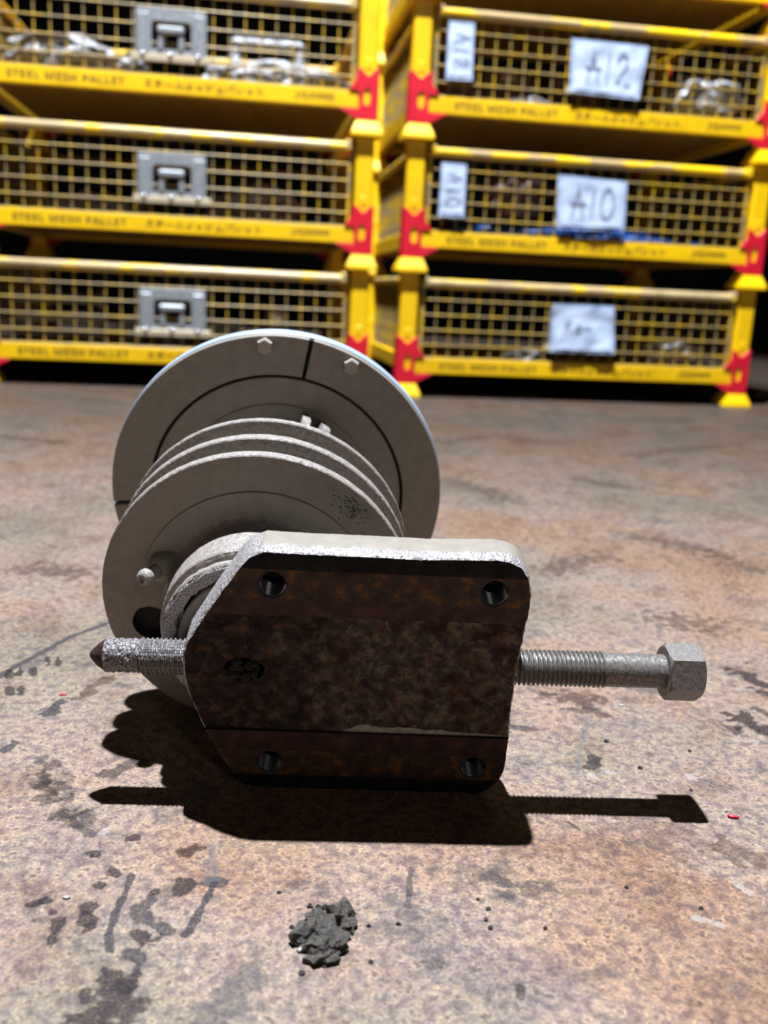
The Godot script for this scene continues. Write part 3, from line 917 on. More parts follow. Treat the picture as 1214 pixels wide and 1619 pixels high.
func make_contents() -> void:
	bundle("plastic_bundle", "shiny clear plastic parcel at the right end of the A12 pallet", "parcel", STACK_RIGHT, 2, Vector3(0.95, 0.200, -0.14), Vector3(0.13, 0.080, 0.09), 70, M.plastic, 0.3)
	bundle("plastic_bundle", "small pale plastic scrap low in the A12 pallet", "parcel", STACK_RIGHT, 2, Vector3(0.34, 0.140, -0.13), Vector3(0.08, 0.028, 0.07), 71, M.plastic, 0.4)
	bundle("plastic_bundle", "brown bag in clear plastic at the upper left of the A10 pallet", "parcel", STACK_RIGHT, 1, Vector3(0.33, 0.262, -0.13), Vector3(0.105, 0.070, 0.09), 72, M.plastic_brown, 0.5)
	bundle("blue_sheet", "blue plastic sheet spread along the bottom of the A10 pallet", "sheet", STACK_RIGHT, 1, Vector3(0.56, 0.128, -0.20), Vector3(0.50, 0.050, 0.15), 73, M.blue, 0.3)
	bundle("plastic_bundle", "small white plastic scrap beside the crumpled paper in the bottom right pallet", "parcel", STACK_RIGHT, 0, Vector3(0.40, 0.137, -0.12), Vector3(0.07, 0.024, 0.06), 74, M.plastic, 0.4)
	bundle("plastic_bundle", "clear plastic bag at the right end of the bottom right pallet", "parcel", STACK_RIGHT, 0, Vector3(0.94, 0.172, -0.16), Vector3(0.10, 0.055, 0.08), 75, M.plastic, 0.35)
	bundle("plastic_bundle", "grey plastic-wrapped roll left of the latch in the upper left pallet", "parcel", STACK_LEFT, 2, Vector3(0.21, 0.178, -0.15), Vector3(0.155, 0.072, 0.10), 76, M.plastic, 0.3)
	bundle("plastic_bundle", "bright bubbly plastic bag just left of the latch in the upper left pallet", "parcel", STACK_LEFT, 2, Vector3(0.425, 0.155, -0.09), Vector3(0.042, 0.045, 0.045), 77, M.plastic, 0.5)
	bundle("plastic_bundle", "wide crinkled plastic sheet right of the latch in the upper left pallet", "parcel", STACK_LEFT, 2, Vector3(0.86, 0.152, -0.15), Vector3(0.225, 0.055, 0.11), 78, M.plastic, 0.35)
	bundle("plastic_bundle", "dim plastic bag at the left of the middle left pallet", "parcel", STACK_LEFT, 1, Vector3(0.30, 0.140, -0.30), Vector3(0.16, 0.06, 0.10), 79, M.plastic, 0.55)
	bundle("plastic_bundle", "dim plastic bag at the right of the middle left pallet", "parcel", STACK_LEFT, 1, Vector3(0.80, 0.165, -0.32), Vector3(0.14, 0.09, 0.10), 80, M.plastic, 0.55)
	# arched plastic-covered frame in the upper left pallet
	var o := thing("wrapped_frame", "plastic-covered arched frame standing right of the latch in the upper left pallet", "frame")
	o.transform = stack_at(STACK_LEFT, 2, Vector3(0.83, 0.113, -0.36))
	var s := Sh.new()
	s.box(Vector3(0, 0.200, 0), Vector3(0.24, 0.028, 0.07), 0.012)
	part("top_bar", s, M.plastic, o)
	for u in [-0.105, 0.105]:
		s = Sh.new()
		s.box(Vector3(u, 0.094, 0), Vector3(0.030, 0.186, 0.06), 0.010)
		part("upright", s, M.plastic, o)
	# cartons at the back of the A12 pallet
	for k in 3:
		o = thing("carton", ["brown carton at the left end of the A12 pallet", "brown carton behind the A12 paper", "brown carton between the narrow tag and the A12 paper"][k], "box")
		o.transform = stack_at(STACK_RIGHT, 2, Vector3([0.12, 0.56, 0.32][k], 0.113, [-0.34, -0.36, -0.38][k]))
		s = Sh.new()
		s.box(Vector3(0, 0.085, 0), Vector3(0.17, 0.168, 0.2), 0.004)
		part("carton_body", s, M.carton, o)
		s = Sh.new()
		s.box(Vector3(0, 0.1701, 0), Vector3(0.05, 0.002, 0.202), 0.0005)
		s.box(Vector3(0, 0.150, 0.1006), Vector3(0.05, 0.04, 0.0014), 0.0004)
		part("tape", s, M.plate_beige, o)
	# pipes and fittings in the bottom left pallet
	for k in 3:
		o = thing("flanged_pipe", ["upper grey flanged pipe in the bottom left pallet", "middle grey flanged pipe in the bottom left pallet", "lowest grey flanged pipe in the bottom left pallet"][k], "pipe")
		o.transform = stack_at(STACK_LEFT, 0, Vector3(0.04, [0.262, 0.204, 0.145][k], -0.13 - 0.02 * k))
		s = Sh.new()
		s.bar(Vector3(0, 0, 0), Vector3(0.27, 0, 0), [0.016, 0.022, 0.018][k], 20)
		part("pipe", s, M.grey_metal, o)
		s = Sh.new()
		s.bar(Vector3(0.262, 0, 0), Vector3(0.282, 0, 0), 0.029, 24)
		part("pipe_flange", s, M.grey_metal, o)
		s = Sh.new()
		s.bar(Vector3(-0.006, 0, 0), Vector3(0.010, 0, 0), 0.029, 24)
		part("pipe_flange", s, M.grey_metal, o)
	o = thing("valve", "round grey valve with a bright knob at the right of the bottom left pallet", "valve")
	o.transform = stack_at(STACK_LEFT, 0, Vector3(0.87, 0.113, -0.14))
	s = Sh.new()
	s.lathe([Vector2(0, 0), Vector2(0.05, 0), Vector2(0.05, 0.02), Vector2(0.032, 0.03), Vector2(0.028, 0.09), Vector2(0.038, 0.11), Vector2(0.038, 0.135), Vector2(0, 0.14)], 28, Transform3D(Basis(Vector3.RIGHT, -PI / 2), Vector3.ZERO))
	part("valve_body", s, M.grey_metal, o)
	s = Sh.new()
	s.lump(Vector3(0, 0.125, 0.045), Vector3(0.024, 0.024, 0.018), noise(81, 0.2, 2), 0.2, 14)
	part("knob", s, M.rivet, o)
	for k in 3:
		o = thing("machined_block", ["grey machined block behind the latch in the bottom left pallet", "grey machined block right of the flanged pipes in the bottom left pallet", "grey machined block left of the valve in the bottom left pallet"][k], "block")
		o.transform = stack_at(STACK_LEFT, 0, Vector3([0.54, 0.40, 0.70][k], 0.113, -0.24))
		s = Sh.new()
		s.box(Vector3(0, 0.05, 0), Vector3(0.09, 0.098, 0.12), 0.006)
		part("block_body", s, M.grey_metal, o)
		s = Sh.new()
		s.bar(Vector3(0, 0.05, 0.05), Vector3(0, 0.05, 0.075), 0.026, 24)
		part("block_boss", s, M.grey_metal, o)


# ------------------------------------------------------------------ the pulley assembly
# The assembly's own axes: x along the mounting plate, y up the plate, z out of its front face; it leans on the plate's lower edge and the back disc.
const HUB_AT := Vector3(0.0010, 0.0877, -0.5585)
const SHAFT := Vector2(-0.0856, 0.0021)


func hub_axes() -> Basis:
	return Basis(Vector3(0.99881, -0.00778, -0.04817), Vector3(0.01711, 0.98038, 0.19636), Vector3(0.0457, -0.19695, 0.97935))


func helix(s: Sh, l: float, r_out: float, r_in: float, pitch: float, x: Transform3D, nz: FastNoiseLite, amount: float, inward := false) -> void:
	var prof := [Vector2(r_in, 0), Vector2(r_in, 0.12), Vector2(r_out, 0.42), Vector2(r_out, 0.58), Vector2(r_in, 0.88), Vector2(r_in, 1.0)]
	var n := 28
	var turns := int(l / pitch)
	for turn in turns:
		for j in 5:
			s.smooth()
			for k in n:
				var q := []
				for c in [[k, j], [k + 1, j], [k + 1, j + 1], [k, j + 1]]:
					var t: float = TAU * c[0] / n
					var p: Vector2 = prof[c[1]]
					var z: float = clampf((turn + p.y + float(c[0]) / n - 0.5) * pitch, 0, l)
					var w := Vector3(cos(t) * p.x, sin(t) * p.x, z)
					if nz: w += Vector3(cos(t), sin(t), 0) * nz.get_noise_3dv(w) * amount
					q.append(x * w)
				if inward: s.quad(q[3], q[2], q[1], q[0])
				else: s.quad(q[0], q[1], q[2], q[3])


# height of the plate's front face at y: proud strips along top and bottom, a milled field between
const STEPS := [[-0.0895, -0.0012], [-0.0775, 0.0], [-0.0572, 0.0], [-0.0430, 0.0004], [-0.0417, 0.0004], [-0.0416, -0.0020], [0.0450, -0.0020], [0.0580, 0.0], [0.0780, 0.0], [0.0900, -0.0024]]


func plate_z(y: float) -> float:
	if y <= STEPS[0][0]: return STEPS[0][1]
	for i in STEPS.size() - 1:
		if y <= STEPS[i + 1][0]:
			return lerpf(STEPS[i][1], STEPS[i + 1][1], (y - STEPS[i][0]) / (STEPS[i + 1][0] - STEPS[i][0]))
	return STEPS[-1][1]


func make_plate(root: Node3D, x: Transform3D) -> void:
	var rough := noise(40, 260.0, 4)
	var corners := [Vector2(-73, 88.5), Vector2(-81.5, 84.5), Vector2(-87, 78.5), Vector2(-91.5, 71), Vector2(-97, 63), Vector2(-102, 54.2), Vector2(-107.5, 45), Vector2(-114.5, 32.5), Vector2(-119.8, 23),
		Vector2(-122.3, 13.9), Vector2(-122.6, 2), Vector2(-120.2, -14), Vector2(-115.8, -26), Vector2(-112, -37.5), Vector2(-103.2, -57.3), Vector2(-91, -79), Vector2(-83.8, -86.7), Vector2(-75.4, -89.5),
		Vector2(74, -89.5), Vector2(81, -84.5), Vector2(86, -78), Vector2(89, -69), Vector2(89.2, -57), Vector2(89, -43), Vector2(88.2, -28), Vector2(88, 0), Vector2(88.6, 20), Vector2(89.5, 40), Vector2(90.6, 52),
		Vector2(90.4, 66.5), Vector2(87.4, 79), Vector2(82.5, 85), Vector2(76.6, 88), Vector2(67.8, 89.3), Vector2(56, 88.8), Vector2(26, 87.6), Vector2(-4, 87.9), Vector2(-48, 88)]
	var base := PackedVector2Array()
	for i in corners.size():
		var a: Vector2 = corners[i] / 1000.0
		var b: Vector2 = corners[(i + 1) % corners.size()] / 1000.0
		var cuts := [0.0]
		var n := ceili(a.distance_to(b) / 0.0022)
		for k in range(1, n): cuts.append(float(k) / n)
		for s in STEPS:
			if absf(b.y - a.y) > 1e-5 and (s[0] - a.y) * (s[0] - b.y) < 0: cuts.append((s[0] - a.y) / (b.y - a.y))
		cuts.sort()
		for k in cuts: base.append(a.lerp(b, k))
	var n := base.size()
	var rings := []                                   # outline at the front edge, behind the torch-cut bevel, at mid depth and at the back
	for k in 5:
		var ring := PackedVector2Array()
		for i in n:
			var t := (base[(i + 1) % n] - base[(i + n - 1) % n]).normalized()
			var out := Vector2(t.y, -t.x)
			if out.dot(base[i] - Vector2(-0.01, 0)) < 0: out = -out
			var d: float = rough.get_noise_3d(base[i].x, base[i].y, k * 0.007) * [0.0007, 0.0010, 0.0008, 0.0003, 0.0003][k]
			d += [0.0, 0.0011, 0.0016, 0.0016, -0.0005][k]
			if base[i].y < -0.0885: d = minf(d, 0.0) if k == 0 else -0.0005
			ring.append(base[i] + out * d)
		rings.append(ring)
	var mesh := ArrayMesh.new()
	var front := [Sh.new(), Sh.new(), Sh.new(), Sh.new()]
	var mats := [M.rust_dark, M.rust_strip, M.rust_red, M.rust]
	var holes := []
	for c in [Vector2(-0.068, 0.0673), Vector2(0.068, 0.0673), Vector2(-0.068, -0.0673), Vector2(0.068, -0.0673)]: holes.append(circle(c, 0.0094, 40))
	var plug := PackedVector2Array()
	for k in 26:
		var t := TAU * k / 26
		plug.append(Vector2(-0.0845, 0.0038) + Vector2(cos(t) * 0.0130, sin(t) * 0.0088) * (1.0 + 0.32 * rough.get_noise_2d(cos(t) * 0.02, sin(t) * 0.02)))
	holes.append(plug)
	var outline: PackedVector2Array = rings[0]
	var bloom := noise(46, 45.0, 4)
	var grease := func(w: Vector3) -> Color:
		var g: float = smoothstep(-0.010, -0.070, w.x + bloom.get_noise_2d(w.x, w.y) * 0.06)
		var c := Color(1, 1, 1).lerp(Color(0.34, 0.34, 0.36), g)
		var red: float = smoothstep(0.08, 0.3, bloom.get_noise_2d(w.x + 3.0, w.y) + (w.x - 0.045) * 4.0)
		return c * Color(1, 1, 1).lerp(Color(0.72, 0.42, 0.46), red)
	var strip_of := [0, 1, 2, 2, -1, 3, 2, 1, 0]
	for i in STEPS.size() - 1:
		if strip_of[i] < 0: continue
		var y0: float = STEPS[i][0] if i > 0 else -0.2
		var y1: float = STEPS[i + 1][0] if i < STEPS.size() - 2 else 0.2
		var rect := PackedVector2Array([Vector2(-1, y0), Vector2(1, y0), Vector2(1, y1), Vector2(-1, y1)])
		var mine := holes.filter(func(h): return h[0].y > y0 - 0.02 and h[0].y < y1 + 0.02)
		for p in Geometry2D.intersect_polygons(outline, rect):
			for c in Sh.cut(p, mine):
				if strip_of[i] == 3:
					var step := 0.004
					for gx in range(-32, 24):
						for gy in range(-11, 12):
							var cell := PackedVector2Array([Vector2(gx, gy) * step, Vector2(gx + 1, gy) * step, Vector2(gx + 1, gy + 1) * step, Vector2(gx, gy + 1) * step])
							for bit in Geometry2D.intersect_polygons(c, cell):
								front[3].tint = grease
								front[3].face(bit, func(q): return plate_z(clampf(q.y, y0 + 1e-6, y1 - 1e-6)))
					continue
				front[strip_of[i]].face(c, func(q): return plate_z(clampf(q.y, y0 + 1e-6, y1 - 1e-6)))
	front[2].quad(Vector3(-0.1105, -0.0417, -0.002), Vector3(-0.1105, -0.0417, 0.0004), Vector3(0.0888, -0.0417, 0.0004), Vector3(0.0888, -0.0417, -0.002))
	for k in plug.size():                             # walls of the broken-out centre hole
		var a := plug[k]; var b := plug[(k + 1) % plug.size()]
		front[0].quad(Vector3(b.x, b.y, -0.012), Vector3(a.x, a.y, -0.012), Vector3(a.x, a.y, -0.002), Vector3(b.x, b.y, -0.002))
	for k in 4:
		front[k].st.set_material(mats[k])
		front[k].st.generate_normals()
		front[k].st.commit(mesh)
	var edge := Sh.new()
	var paint := Sh.new()
	edge.smooth(); paint.smooth()
	if Geometry2D.is_polygon_clockwise(base): push_error("plate outline runs clockwise")
	for i in n:
		var j := (i + 1) % n
		var left := base[i].x < -0.074 and base[i].y > -0.06
		for k in 4:
			var za: float = [plate_z(base[i].y), -0.0035, -0.0105, -0.0285, -0.030][k]
			var zb: float = [plate_z(base[i].y), -0.0035, -0.0105, -0.0285, -0.030][k + 1]
			var za2: float = plate_z(base[j].y) if k == 0 else za
			if k == 1 or k == 2:                      # ragged border between bare bevel and paint
				var w := 0.0035 * rough.get_noise_2d(base[i].x * 0.35, base[i].y * 0.35)
				var w2 := 0.0035 * rough.get_noise_2d(base[j].x * 0.35, base[j].y * 0.35)
				var q := [Vector3(rings[k][i].x, rings[k][i].y, za + (w if k == 2 else 0.0)), Vector3(rings[k][j].x, rings[k][j].y, za + (w2 if k == 2 else 0.0)),
					Vector3(rings[k + 1][j].x, rings[k + 1][j].y, zb + (w2 if k == 1 else 0.0)), Vector3(rings[k + 1][i].x, rings[k + 1][i].y, zb + (w if k == 1 else 0.0))]
				(edge if k == 1 or left else paint).quad(q[3], q[2], q[1], q[0])
			else:
				(edge if k == 0 or left else paint).quad(Vector3(rings[k + 1][i].x, rings[k + 1][i].y, zb), Vector3(rings[k + 1][j].x, rings[k + 1][j].y, zb), Vector3(rings[k][j].x, rings[k][j].y, za2), Vector3(rings[k][i].x, rings[k][i].y, za))
	paint.flat()
	paint.face(rings[4], func(_q): return -0.030, false)
	edge.st.set_material(M.rough_edge); edge.st.generate_normals(); edge.st.commit(mesh)
	paint.st.set_material(M.beige); paint.st.generate_normals(); paint.st.commit(mesh)
	var plate := MeshInstance3D.new()
	plate.name = "mounting_plate"
	plate.mesh = mesh
	plate.transform = x
	root.add_child(plate)
	plate.set_meta("label", "rusty brown mounting plate with four threaded holes")
	var th := Sh.new()
	th.lathe([Vector2(0.0094, 0.0), Vector2(0.0086, -0.0012)], 40)
	helix(th, 0.0225, 0.0087, 0.0077, 0.0025, Transform3D(Basis.IDENTITY, Vector3(0, 0, -0.0237)), null, 0.0, true)
	th.lathe([Vector2(0.0087, -0.0225), Vector2(0, -0.0237)], 28)
	var thm := th.done()
	for c in [Vector2(-0.068, 0.0673), Vector2(0.068, 0.0673), Vector2(-0.068, -0.0673), Vector2(0.068, -0.0673)]:
		part("threaded_hole", thm, M.hole, plate, Transform3D(Basis.IDENTITY, Vector3(c.x, c.y, plate_z(c.y))))
	var pg := Sh.new()
	var f := noise(41, 0.9, 3)
	var rng := RandomNumberGenerator.new()
	rng.seed = 5
	for k in 22:
		var t := rng.randf() * TAU
		var q := Vector2(cos(t) * 0.011, sin(t) * 0.0075) * sqrt(rng.randf())
		pg.lump(Vector3(-0.0845 + q.x, 0.0038 + q.y, -0.0055 + rng.randf() * 0.004), Vector3(0.0028, 0.0022, 0.0026) * rng.randf_range(0.7, 1.3), f, 0.5, 6, true)
	part("crumbled_plug", pg, M.black, plate)
	var sc := Sh.new()
	var e2 := PackedVector2Array()
	for k in 40: e2.append(Vector2(lerpf(-0.0205, 0.089, k / 39.0), -0.0416))
	for k in 40:
		var u := 1.0 - k / 39.0
		e2.append(Vector2(lerpf(-0.0205, 0.089, u), -0.0416 + (0.0007 + 0.0066 * clampf(u * 9.0, 0, 1) * pow(1.0 - u, 0.8)) * (0.8 + 0.5 * rough.get_noise_2d(u * 0.05, 3.0))))
	sc.prism(e2, -0.0025, -0.00175)
	part("scraped_ledge", sc, M.scrape, plate)


func make_hub() -> void:
	var foot := Vector3(HUB_AT.x, 0, HUB_AT.z)
	var root := thing("pulley_assembly", "grey-beige steel pulley with three flanges, large back disc and rusty mounting plate on the floor", "pulley", foot)
	var x := Transform3D(hub_axes(), HUB_AT - foot)
	var ax := x * Transform3D(Basis.IDENTITY, Vector3(SHAFT.x, SHAFT.y, 0))
	make_plate(root, x)
	var cn := noise(42, 420.0, 3)
	# back disc with its bolted segments
	var s := Sh.new()
	s.lathe([Vector2(0.1455, -0.299), Vector2(0.1478, -0.299), Vector2(0.1486, -0.2982), Vector2(0.1486, -0.2872), Vector2(0.148, -0.2864), Vector2(0.1455, -0.2864)], 160)
	part("disc_rim", s, M.rim, root, ax).set_meta("label", "bluish bare metal rim of the back disc")
	s = Sh.new()
	s.lathe([Vector2(0, -0.298), Vector2(0.1456, -0.298)], 120)
	s.lathe([Vector2(0.1456, -0.2885), Vector2(0.110, -0.2885)], 120)
	part("backing_plate", s, M.gap_shade, root, ax)  # dark face paints the shade seen between the ring segments
	s = Sh.new()
	s.lathe([Vector2(0.1108, -0.2864), Vector2(0.1108, -0.2816), Vector2(0.1102, -0.281), Vector2(0.088, -0.281), Vector2(0.0868, -0.2795), Vector2(0.0840, -0.2788), Vector2(0.0830, -0.2788), Vector2(0.0824, -0.2800), Vector2(0.058, -0.2800)], 144)
	part("back_disc", s, M.beige, root, ax)
	var gaps := [79.4, 185.4, 312.0]
	for g in 3:
		var a0: float = deg_to_rad(gaps[g]) + 0.0135
		var a1: float = deg_to_rad(gaps[(g + 1) % 3]) - 0.0135
		if a1 < a0: a1 += TAU
		var poly := PackedVector2Array()
		var m := 56
		for k in m + 1: poly.append(Vector2.from_angle(lerpf(a0, a1, float(k) / m)) * 0.1474)
		for k in m + 1: poly.append(Vector2.from_angle(lerpf(a1, a0, float(k) / m)) * 0.1134)
		s = Sh.new()
		s.prism(poly, -0.2866, -0.2800, 0.0005)
		var seg := part("ring_segment", s, M.beige, root, ax)
		for a in [a0 + deg_to_rad(14.8), a1 - deg_to_rad(14.8)]:
			if (g == 0 and a > a0 + 1.0) or (g == 1 and a < a0 + 1.0): continue
			var b := Sh.new()
			b.prism(circle(Vector2.ZERO, 0.0070, 6, 0.5), 0.0, 0.0062, 0.0010, [], Transform3D(Basis.IDENTITY, Vector3(cos(a) * 0.1392, sin(a) * 0.1392, -0.2800)))
			part("bolt_head", b, M.ring_bolt, seg)
	# barrel, lugs and flanges
	s = Sh.new()
	s.lathe([Vector2(0.062, -0.2815), Vector2(0.062, -0.19), Vector2(0.090, -0.175), Vector2(0.090, -0.1044)], 96)
	part("barrel", s, M.beige, root, ax)
	for a in [73.2, 62.0]:
		s = Sh.new()
		var tri := PackedVector2Array([Vector2(0.058, -0.2792), Vector2(0.0830, -0.2792), Vector2(0.0928, -0.2400), Vector2(0.0924, -0.2360), Vector2(0.072, -0.205), Vector2(0.058, -0.205)])
		s.prism(tri, -0.0036, 0.0036, 0.0006, [], Transform3D(Basis(Vector3(0, 0, 1), deg_to_rad(a)) * Basis(Vector3.RIGHT, Vector3(0, 0, 1), Vector3(0, -1, 0)), Vector3.ZERO))
		part("lug", s, M.cast, root, ax)
	for d in [[-0.1288, 0.0092], [-0.1667, 0.0066]]:
		s = Sh.new()
		s.lathe([Vector2(0.085, d[0] - d[1]), Vector2(0.1107, d[0] - d[1]), Vector2(0.1115, d[0] - d[1] + 0.0008), Vector2(0.1115, d[0] - 0.0008), Vector2(0.1107, d[0]), Vector2(0.085, d[0])], 144, Transform3D.IDENTITY, true, cn, 0.0003)
		part("flange", s, M.cast, root, ax)
	s = Sh.new()
	var hole := circle(Vector2(-0.0768, -0.0232), 0.0138, 40)
	s.lathe([Vector2(0.085, -0.1046), Vector2(0.1105, -0.1046), Vector2(0.1113, -0.1038), Vector2(0.1113, -0.0962), Vector2(0.1105, -0.0954)], 144, Transform3D.IDENTITY, true, cn, 0.00035)
	part("flange_rim", s, M.cast, root, ax)
	s = Sh.new()
	for p in Sh.cut(circle(Vector2.ZERO, 0.1105, 144), [circle(Vector2.ZERO, 0.0850, 120), hole]):
		s.face(p, func(_q): return -0.0954)
	for p in Sh.cut(circle(Vector2.ZERO, 0.0842, 120), [circle(Vector2.ZERO, 0.0672, 96), hole]):
		s.face(p, func(_q): return -0.0943)
	s.lathe([Vector2(0.0852, -0.0954), Vector2(0.0852, -0.0960), Vector2(0.0848, -0.0960), Vector2(0.0848, -0.0948), Vector2(0.0842, -0.0943)], 112, Transform3D.IDENTITY, true, null, 0.0, deg_to_rad(206.6), deg_to_rad(547.0))
	var face := part("flange_face", s, M.beige, root, ax)
	face.set_meta("label", "front flange face with a round cored hole")
	s = Sh.new()
	var sr := RandomNumberGenerator.new()
	sr.seed = 21
	var sn := noise(47, 2.0, 2)
	for k in 150:
		var sa := deg_to_rad(49.0 + sr.randfn(0.0, 4.2))
		var rr := 0.0995 + sr.randfn(0.0, 0.0040)
		if rr > 0.1095: continue
		var sz := sr.randf_range(0.00025, 0.0008)
		s.lump(Vector3(cos(sa) * rr, sin(sa) * rr, -0.0954), Vector3(sz, sz * 0.8, 0.0002), sn, 0.6, 4)
	part("grease_specks", s, M.speck, face).set_meta("kind", "stuff")
	s = Sh.new()
	s.lathe([Vector2(0.0138, -0.0946), Vector2(0.0138, -0.1040), Vector2(0, -0.1040)], 40, Transform3D(Basis.IDENTITY, Vector3(-0.0768, -0.0232, 0)))
	part("cored_hole", s, M.gap_shade, face)  # shade inside the hole is put into its lining colour
	s = Sh.new()
	s.smooth()
	var fil := [Vector2(0.0672, -0.0943), Vector2(0.0652, -0.0935), Vector2(0.0636, -0.0915), Vector2(0.0627, -0.0885), Vector2(0.0622, -0.084), Vector2(0.0620, -0.078)]
	s.lathe(fil, 96, Transform3D.IDENTITY, false)
	s.lathe([Vector2(0.0620, -0.078), Vector2(0.0620, -0.0532), Vector2(0.0612, -0.0520), Vector2(0.0590, -0.0508), Vector2(0.0562, -0.0502), Vector2(0.0562, -0.0472)], 96, Transform3D.IDENTITY, true, cn, 0.0003)
	part("bearing_housing", s, M.cast, root, ax)
	s = Sh.new()
	s.lathe([Vector2(0.0556, -0.0478), Vector2(0.0578, -0.0468), Vector2(0.0590, -0.0450), Vector2(0.0590, -0.0410), Vector2(0.0582, -0.0395)], 96, Transform3D.IDENTITY, true, cn, 0.0009)
	part("clamp_ring", s, M.cast, root, ax)
	s = Sh.new()
	s.lathe([Vector2(0.0584, -0.0398), Vector2(0.0568, -0.0382), Vector2(0.0530, -0.0378), Vector2(0.0496, -0.0384), Vector2(0.0488, -0.0440), Vector2(0.0476, -0.0440)], 96, Transform3D.IDENTITY, true, noise(43, 300.0, 4), 0.0022)
	part("seal_bead", s, M.rough_edge, root, ax)
	s = Sh.new()
	s.lathe([Vector2(0.0470, -0.0440), Vector2(0.0470, -0.0386), Vector2(0.0462, -0.0378), Vector2(0.032, -0.0378), Vector2(0.032, -0.0290)], 96)
	part("end_cover", s, M.beige, root, ax)
	# grease nipple on its small boss
	var g := noise(44, 90.0, 3)
	var np := Node3D.new()
	np.name = "grease_nipple"
	np.transform = ax * Transform3D(Basis(Vector3.UP, -0.42) * Basis(Vector3.RIGHT, -0.06), Vector3(-0.0655, 0.0245, -0.0945))
	root.add_child(np)
	s = Sh.new()
	s.lathe([Vector2(0.0128, -0.002), Vector2(0.0116, 0.004), Vector2(0.0098, 0.0085), Vector2(0.0076, 0.0108), Vector2(0, 0.0114)], 28, Transform3D.IDENTITY, false, g, 0.0011)
	part("nipple_boss", s, M.beige, np)
	s = Sh.new()
	s.lathe([Vector2(0.0054, 0.0105), Vector2(0.0054, 0.0150), Vector2(0.0042, 0.0160), Vector2(0.0042, 0.0185), Vector2(0.0060, 0.0207), Vector2(0.0062, 0.0230), Vector2(0.0054, 0.0256), Vector2(0.0036, 0.0274), Vector2(0.0024, 0.0278), Vector2(0.0020, 0.0262), Vector2(0, 0.0260)], 24, Transform3D.IDENTITY, false)
	part("nipple_tip", s, M.cast, np)
	# adjusting bolt through the plate
	var a := Vector3(-0.1866, -0.0006, -0.020)
	var b := Vector3(0.2145, 0.0026, -0.020)
	var along := (b - a).normalized()
	var side := along.cross(Vector3(0, 0, 1)).normalized()
	var bt := Node3D.new()
	bt.name = "adjusting_bolt"
	bt.transform = x * Transform3D(Basis(side, along.cross(side), along), a)
	bt.set_meta("label", "long hexagon bolt screwed sideways through the plate")
	root.add_child(bt)
	s = Sh.new()
	var crust := noise(45, 330.0, 4)
	s.lathe([Vector2(0.0, 0.0), Vector2(0.0022, 0.0006), Vector2(0.0068, 0.0052), Vector2(0.0094, 0.0092), Vector2(0.0106, 0.0105)], 40, Transform3D.IDENTITY, false, crust, 0.0007)
	part("bolt_tip", s, M.rust_red, bt)
	s = Sh.new()
	var body := []
	for k in 26: body.append(Vector2(0.0108 + 0.0003 * sin(k * 1.3), 0.0105 + 0.0009 * k))
	s.lathe(body, 44, Transform3D.IDENTITY, false, crust, 0.0015)
	helix(s, 0.036, 0.0120, 0.0107, 0.0030, Transform3D(Basis.IDENTITY, Vector3(0, 0, 0.0325)), crust, 0.0009)
	part("crusted_thread", s, M.crust, bt)
	s = Sh.new()
	helix(s, 0.067, 0.0120, 0.0103, 0.0031, Transform3D(Basis.IDENTITY, Vector3(0, 0, 0.272)), crust, 0.0005)
	part("thread", s, M.thread, bt)
	s = Sh.new()
	s.lathe([Vector2(0.0106, 0.336), Vector2(0.0113, 0.3375), Vector2(0.0113, 0.3785)], 40)
	part("shank", s, M.thread, bt)
	s = Sh.new()
	var hex := Transform3D(Basis(Vector3(0, 0, 1), deg_to_rad(34.4)), Vector3.ZERO)
	var prof := [Vector2(0.0, 0.3775), Vector2(0.0168, 0.3775)]
	s.lathe(prof, 48)
	# faces of the hexagon with both ends turned down to a cone
	var steps := 10
	for k in 6:
		s.smooth()
		for i in steps:
			var q := []
			for e in [i, i + 1]:
				var t := TAU / 6 * (k + float(e) / steps)
				var mid := TAU / 6 * (k + 0.5)
				var r := 0.0166 / cos(t - mid)
				var cut := (r - 0.0168) * 0.7
				q.append([hex * Vector3(cos(t) * r, sin(t) * r, 0.3775 + maxf(cut, 0)), hex * Vector3(cos(t) * r, sin(t) * r, 0.4010 - maxf(cut, 0)), hex * Vector3(cos(t) * 0.0168, sin(t) * 0.0168, 0.4010), hex * Vector3(cos(t) * 0.0168, sin(t) * 0.0168, 0.3775)])
			s.st.set_smooth_group(900 + k)
			s.quad(q[0][0], q[1][0], q[1][1], q[0][1])
			s.st.set_smooth_group(910)
			s.quad(q[0][1], q[1][1], q[1][2], q[0][2])
			s.st.set_smooth_group(911)
			s.quad(q[0][3], q[1][3], q[1][0], q[0][0])
	s.lathe([Vector2(0.0168, 0.4010), Vector2(0, 0.4010)], 48)
	part("hexagon_head", s, M.bolt_head, bt)


